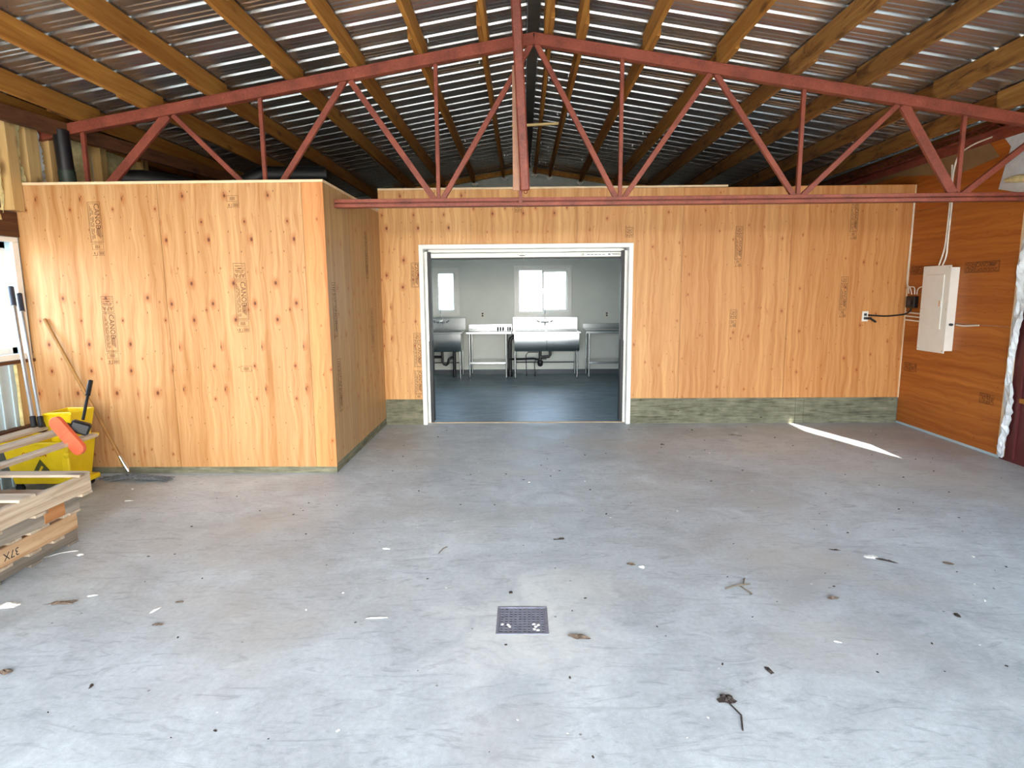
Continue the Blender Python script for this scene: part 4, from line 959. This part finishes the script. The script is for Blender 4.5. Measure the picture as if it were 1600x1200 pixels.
# mop leaning on the closet front
t = thing('string_mop', 'string mop with brown wooden handle leaning on the closet plywood, grey head on the floor', 'mop', (-3.35, 5.1, 0))
mtop = Vector((-4.12, Y1 - .02, 1.385)); mbot = Vector((-3.405, 5.06, .075))
MB().tube([mtop, mtop.lerp(mbot, .9)], .0135, 10).build('handle', M['mop_wood'], t, smooth=True)
MB().tube([mtop.lerp(mbot, .895), mbot.lerp(mtop, .02), mbot], [.016, .018, .009], 10).build('ferrule', M['chrome'], t, smooth=True)
mb = MB(); r = random.Random(21)
for k in range(130):
    x0_ = -3.40 + r.uniform(-.05, .08); y0_ = 5.06 + r.uniform(-.02, .03)
    ang = r.choice([r.uniform(-.3, .25), r.uniform(-.25, .3), PI + r.uniform(-.25, .35)]); L = r.uniform(.15, .32) if math.cos(ang) > 0 else r.uniform(.1, .24)
    pts = []
    for i in range(6):
        f = i / 5; pts.append((x0_ + math.cos(ang) * L * f + .012 * math.sin(f * 9 + k), min(y0_ + math.sin(ang) * L * f * .6 + .012 * math.cos(f * 8 + k * 2), 5.22), .008 + .045 * (1 - f) ** 1.2 * r.uniform(.5, 1) + .006 * abs(math.sin(f*6+k))))
    mb.tube(pts, .0045, 5)
stuff(mb.build('mop_head', M['mopgrey'], t, smooth=True))

# two silver extension poles
for k, (tp, bt, lb) in enumerate((((-4.17, 4.99, 1.655), (-3.80, 4.60, .576), 'silver extension pole leaning by the window, the left one nearer the window'),
                                 ((-4.14, 5.03, 1.60), (-3.75, 4.61, .576), 'silver extension pole leaning by the window, the right one nearer the plywood'))):
    tp, bt = Vector(tp), Vector(bt); t = thing('extension_pole', lb, 'pole', bt)
    MB().tube([tp.lerp(bt, .14), tp.lerp(bt, .93)], .0155, 12).build('pole', M['alu'], t, smooth=True)
    MB().tube([tp, tp.lerp(bt, .14)], .020, 12).build('grip', M['gripper'], t, smooth=True)
    MB().tube([tp.lerp(bt, .93), bt], .021, 12).build('end_cap', M['black'], t, smooth=True)

# ================================================================== DRAIN
cxd, cyd = (DX0 + DX1) / 2, (DY0 + DY1) / 2
t = thing('floor_drain', 'square metal floor drain grate in the middle of the concrete floor', 'drain', (cxd, cyd, 0))
MB().box(DX0, DX1, DY0, DY0 + .014, -.02, .003).box(DX0, DX1, DY1 - .014, DY1, -.02, .003).box(DX0, DX0 + .014, DY0 + .014, DY1 - .014, -.02, .003).box(DX1 - .014, DX1, DY0 + .014, DY1 - .014, -.02, .003).build('frame', M['drain'], t, bevel=.002)
gm = MB(); gx0, gx1, gy0, gy1 = DX0 + .015, DX1 - .015, DY0 + .015, DY1 - .015; N = 10
px_, py_ = (gx1 - gx0) / N, (gy1 - gy0) / N
for k in range(N + 1):
    yv = gy0 + k * py_; h = py_ * .24
    gm.box(gx0, gx1, max(gy0, yv - h), min(gy1, yv + h), -.004, .0)
    xv = gx0 + k * px_; h = px_ * .21
    gm.box(max(gx0, xv - h), min(gx1, xv + h), gy0, gy1, -.0038, -.0005)
gm.build('grate', M['drain'], t)
MB().box(DX0 + .014, DX1 - .014, DY0 + .014, DY1 - .014, -.099, -.09).box(DX0 + .001, DX0 + .0145, DY0 + .001, DY1 - .001, -.09, -.004).box(DX1 - .0145, DX1 - .001, DY0 + .001, DY1 - .001, -.09, -.004).box(DX0 + .0145, DX1 - .0145, DY0 + .001, DY0 + .0145, -.09, -.004).box(DX0 + .0145, DX1 - .0145, DY1 - .0145, DY1 - .001, -.09, -.004).build('pit', M['pit'], t)

# ================================================================== DEBRIS ON THE FLOOR
def crumpled(name, x, y, sx, sy, rot, h, mat, label, cat='leaf', seed=0, n=9, stem=0):
    r = random.Random(seed * 13 + 5); h *= 1.5 if name == 'dry_leaf' else 1; vs = [(0, 0, h * .2 + .001)]; fs = []
    m_ = 3
    for j in range(1, m_ + 1):
        for k in range(n):
            a = 2*PI*k/n; q = j / m_ * (1 + (r.uniform(-.35, .3) if j == m_ else r.uniform(-.1, .1)))
            vs.append((math.cos(a) * sx * q, math.sin(a) * sy * q, .0015 + h * r.uniform(0, 1) * (1.1 - .3 * j)))
    for k in range(n): fs.append((0, 1 + k, 1 + (k+1) % n))
    for j in range(m_ - 1):
        for k in range(n): a = 1 + j*n + k; b2 = 1 + j*n + (k+1) % n; fs.append((a, a + n, b2 + n, b2))
    Mx = Matrix.Translation((x, y, 0)) @ Matrix.Rotation(rot, 4, 'Z'); mb = MB().add([(v[0], v[1], max(.0012, v[2])) for v in vs], fs, 0, Mx)
    if stem:
        p0 = Mx @ Vector((sx * .8, 0, .004)); p1 = Mx @ Vector((sx * .8 + stem * .5, stem * .12, .005)); p2 = Mx @ Vector((sx * .8 + stem, -stem * .06, .003))
        mb.tube([p0, p1, p2], .0022, 5)
    o = mb.build(name, M[mat]); so = o.modifiers.new('solid', 'SOLIDIFY'); so.thickness = .001; so.offset = 1
    return tag(o, label, cat)
def twig(x, y, pts, r, mat, label, cat='twig'):
    mb = MB()
    for seq in pts: mb.tube([(x + a, y + b2, c2 + r + .0005) for a, b2, c2 in seq], r, 5)
    return tag(mb.build('twig', M[mat], smooth=True), label, cat)
crumpled('dry_leaf', .255, 2.63, .05, .018, -.2, .018, 'leaf', 'curled brown leaf just right of the floor drain', seed=1, n=11, stem=-.09)
crumpled('dry_leaf', .79, 2.20, .028, .032, -1.5, .015, 'leafdark', 'dark rotten leaf with a long stem at the bottom right of the floor', seed=2, n=12, stem=.15)
crumpled('dry_leaf', 1.03, 2.385, .012, .026, .2, .01, 'leafdark', 'small dark scrap above and right of the long-stemmed leaf', 'leaf', seed=3)
crumpled('dry_leaf', .245, 3.775, .022, .014, .3, .01, 'leafdark', 'small dark leaf with a thin stem beyond the drain', seed=4, stem=-.07)
crumpled('paper_scrap', 2.075, 3.50, .035, .03, .2, .014, 'chip', 'white paper scrap lying on the right part of the floor', 'paper', seed=5)
crumpled('dry_leaf', 2.13, 3.45, .055, .012, -.6, .010, 'leafdark', 'dark leaf strip beside the white paper scrap', seed=6)
crumpled('dry_leaf', 1.91, 3.60, .03, .008, -.35, .008, 'leafdark', 'narrow dark leaf beyond the white paper scrap', seed=7)
crumpled('dry_leaf', 1.60, 3.0, .028, .012, .1, .012, 'leaf', 'folded brown leaf below the white paper scrap', seed=8)
crumpled('dry_leaf', 2.12, 2.83, .014, .02, .1, .01, 'leafdark', 'small dark leaf near the right edge of the floor', seed=9)
crumpled('dry_leaf', 2.47, 3.41, .03, .014, -.5, .008, 'leaf', 'brown leaf bits far right, beyond the small dark leaf', seed=10)
crumpled('dry_leaf', .63, 3.40, .024, .012, -.4, .010, 'leaf', 'brown curled leaf beside the curled white flake', seed=11)
crumpled('paint_flake', .685, 3.36, .018, .014, 0, .014, 'chip', 'curled white flake beside the brown leaf beyond the drain', 'flake', seed=12)
crumpled('paint_flake', -.72, 2.80, .05, .008, .1, .010, 'chip', 'long white flake left of the drain', 'flake', seed=13)
crumpled('paint_flake', -.855, 3.62, .026, .010, -.3, .008, 'chip', 'white flake in the middle of the floor left of the drain, farther back', 'flake', seed=14)
crumpled('dry_leaf', -.07, 3.06, .012, .012, 0, .008, 'leafdark', 'tiny dark leaf just behind the drain', seed=15)
crumpled('dry_leaf', -2.40, 2.94, .075, .018, .25, .016, 'leaf', 'stringy brown leaf litter at the lower left of the floor', seed=16, n=14)
crumpled('paint_flake', -2.30, 3.02, .03, .010, .4, .008, 'chip', 'pale curled flake at the right end of the stringy leaf litter', 'flake', seed=17)
crumpled('paper_scrap', -2.66, 2.92, .055, .03, .1, .016, 'chip', 'torn white paper scraps at the left edge of the floor', 'paper', seed=18, n=14)
crumpled('dry_leaf', -1.78, 2.735, .028, .012, .2, .010, 'leaf', 'brown leaf with white edge right of the leaf litter', seed=19)
crumpled('paint_flake', -1.87, 2.87, .012, .03, -.4, .008, 'chip', 'thin row of white flakes right of the leaf litter', 'flake', seed=20)
crumpled('dry_leaf', -1.79, 2.955, .024, .008, .1, .008, 'leaf', 'small brown leaf beside the thin row of white flakes', seed=21)
crumpled('dry_leaf', -2.205, 2.36, .035, .018, .1, .012, 'leaf', 'brown leaf cut by the left edge of the floor', seed=22)
crumpled('dry_leaf', -1.775, 2.27, .006, .02, .3, .006, 'leafdark', 'narrow dark leaf at the bottom left of the floor', seed=23)
crumpled('paint_flake', -2.73, 3.53, .018, .014, 0, .014, 'chip', 'small white curl on the floor in front of the pallet stack', 'flake', seed=24)
crumpled('dry_leaf', 1.45, 6.23, .02, .02, 0, .01, 'leaf', 'small brown leaf close to the plywood wall right of the doorway', seed=25)
crumpled('paint_flake', 1.42, 2.60, .018, .006, -.3, .006, 'chip', 'white flake at the lower right below the folded leaf', 'flake', seed=27)
crumpled('paint_flake', -3.07, 4.52, .03, .008, .2, .008, 'chip', 'white flake on the floor in front of the mop', 'flake', seed=28)
tw = twig(1.17, 3.13, [[(-.09, -.03, 0), (-.02, .0, .004), (.06, .025, 0)], [(.02, .01, 0), (.045, .07, .003), (.055, .09, 0)], [(.0, .0, 0), (.025, -.07, 0), (.03, -.09, 0)]], .0035, 'twig', 'forked pale twig on the right half of the floor')
twig(2.33, 6.63, [[(-.06, .02, 0), (.0, -.01, .004), (.07, -.03, 0)], [(-.02, .05, 0), (.02, .0, 0)]], .004, 'twig', 'dark twig close to the treated baseboard right of the doorway')
twig(-2.86, 3.56, [[(-.07, -.07, 0), (-.02, .0, .0), (.04, .03, 0), (.07, .035, 0)]], .0018, 'chip', 'thin white strip on the floor under the edge of the pallets', 'strip')
twig(-.50, 3.62, [[(-.02, -.07, 0), (.0, .0, .002), (.02, .03, 0)]], .0028, 'twig', 'thin straw on the floor right of the far white flake')
# flakes caught on the drain
r = random.Random(31)
for k, (x, y) in enumerate(((.048, 2.742), (.068, 2.735), (.056, 2.72), (.050, 2.70), (.066, 2.69), (-.075, 2.735), (-.068, 2.722), (-.105, 2.74))):
    o = crumpled('drain_flake', x, y, .009, .008, k, .007, 'chip', 'white flake caught on the drain grate', 'flake', seed=40 + k, n=7)
    o['group'] = 'white flakes on the drain grate'; o.location.z = .001
# fine grit, too small to count
mb = MB(); r = random.Random(77)
for k in range(260):
    x = r.uniform(-3.4, 4.2); y = r.uniform(1.5, 7.1); 
    if x < XC + .05 and y > 5.1: continue
    if x < -2.4 and y < 4: continue
    s = r.uniform(.0015, .0045) * (1 + .15 * y); a = r.uniform(0, 3)
    mb.box(-s, s * r.uniform(.6, 1.6), -s * .6, s * .6, 0, s * .5, int(r.random() < .2), Matrix.Translation((x, y, .0003)) @ Matrix.Rotation(a, 4, 'Z'))
g_ = mb.build('floor_grit', [M['leafdark'], M['chip']]); stuff(g_); tag(g_, 'fine grit and crumbs scattered over the concrete floor', 'grit')
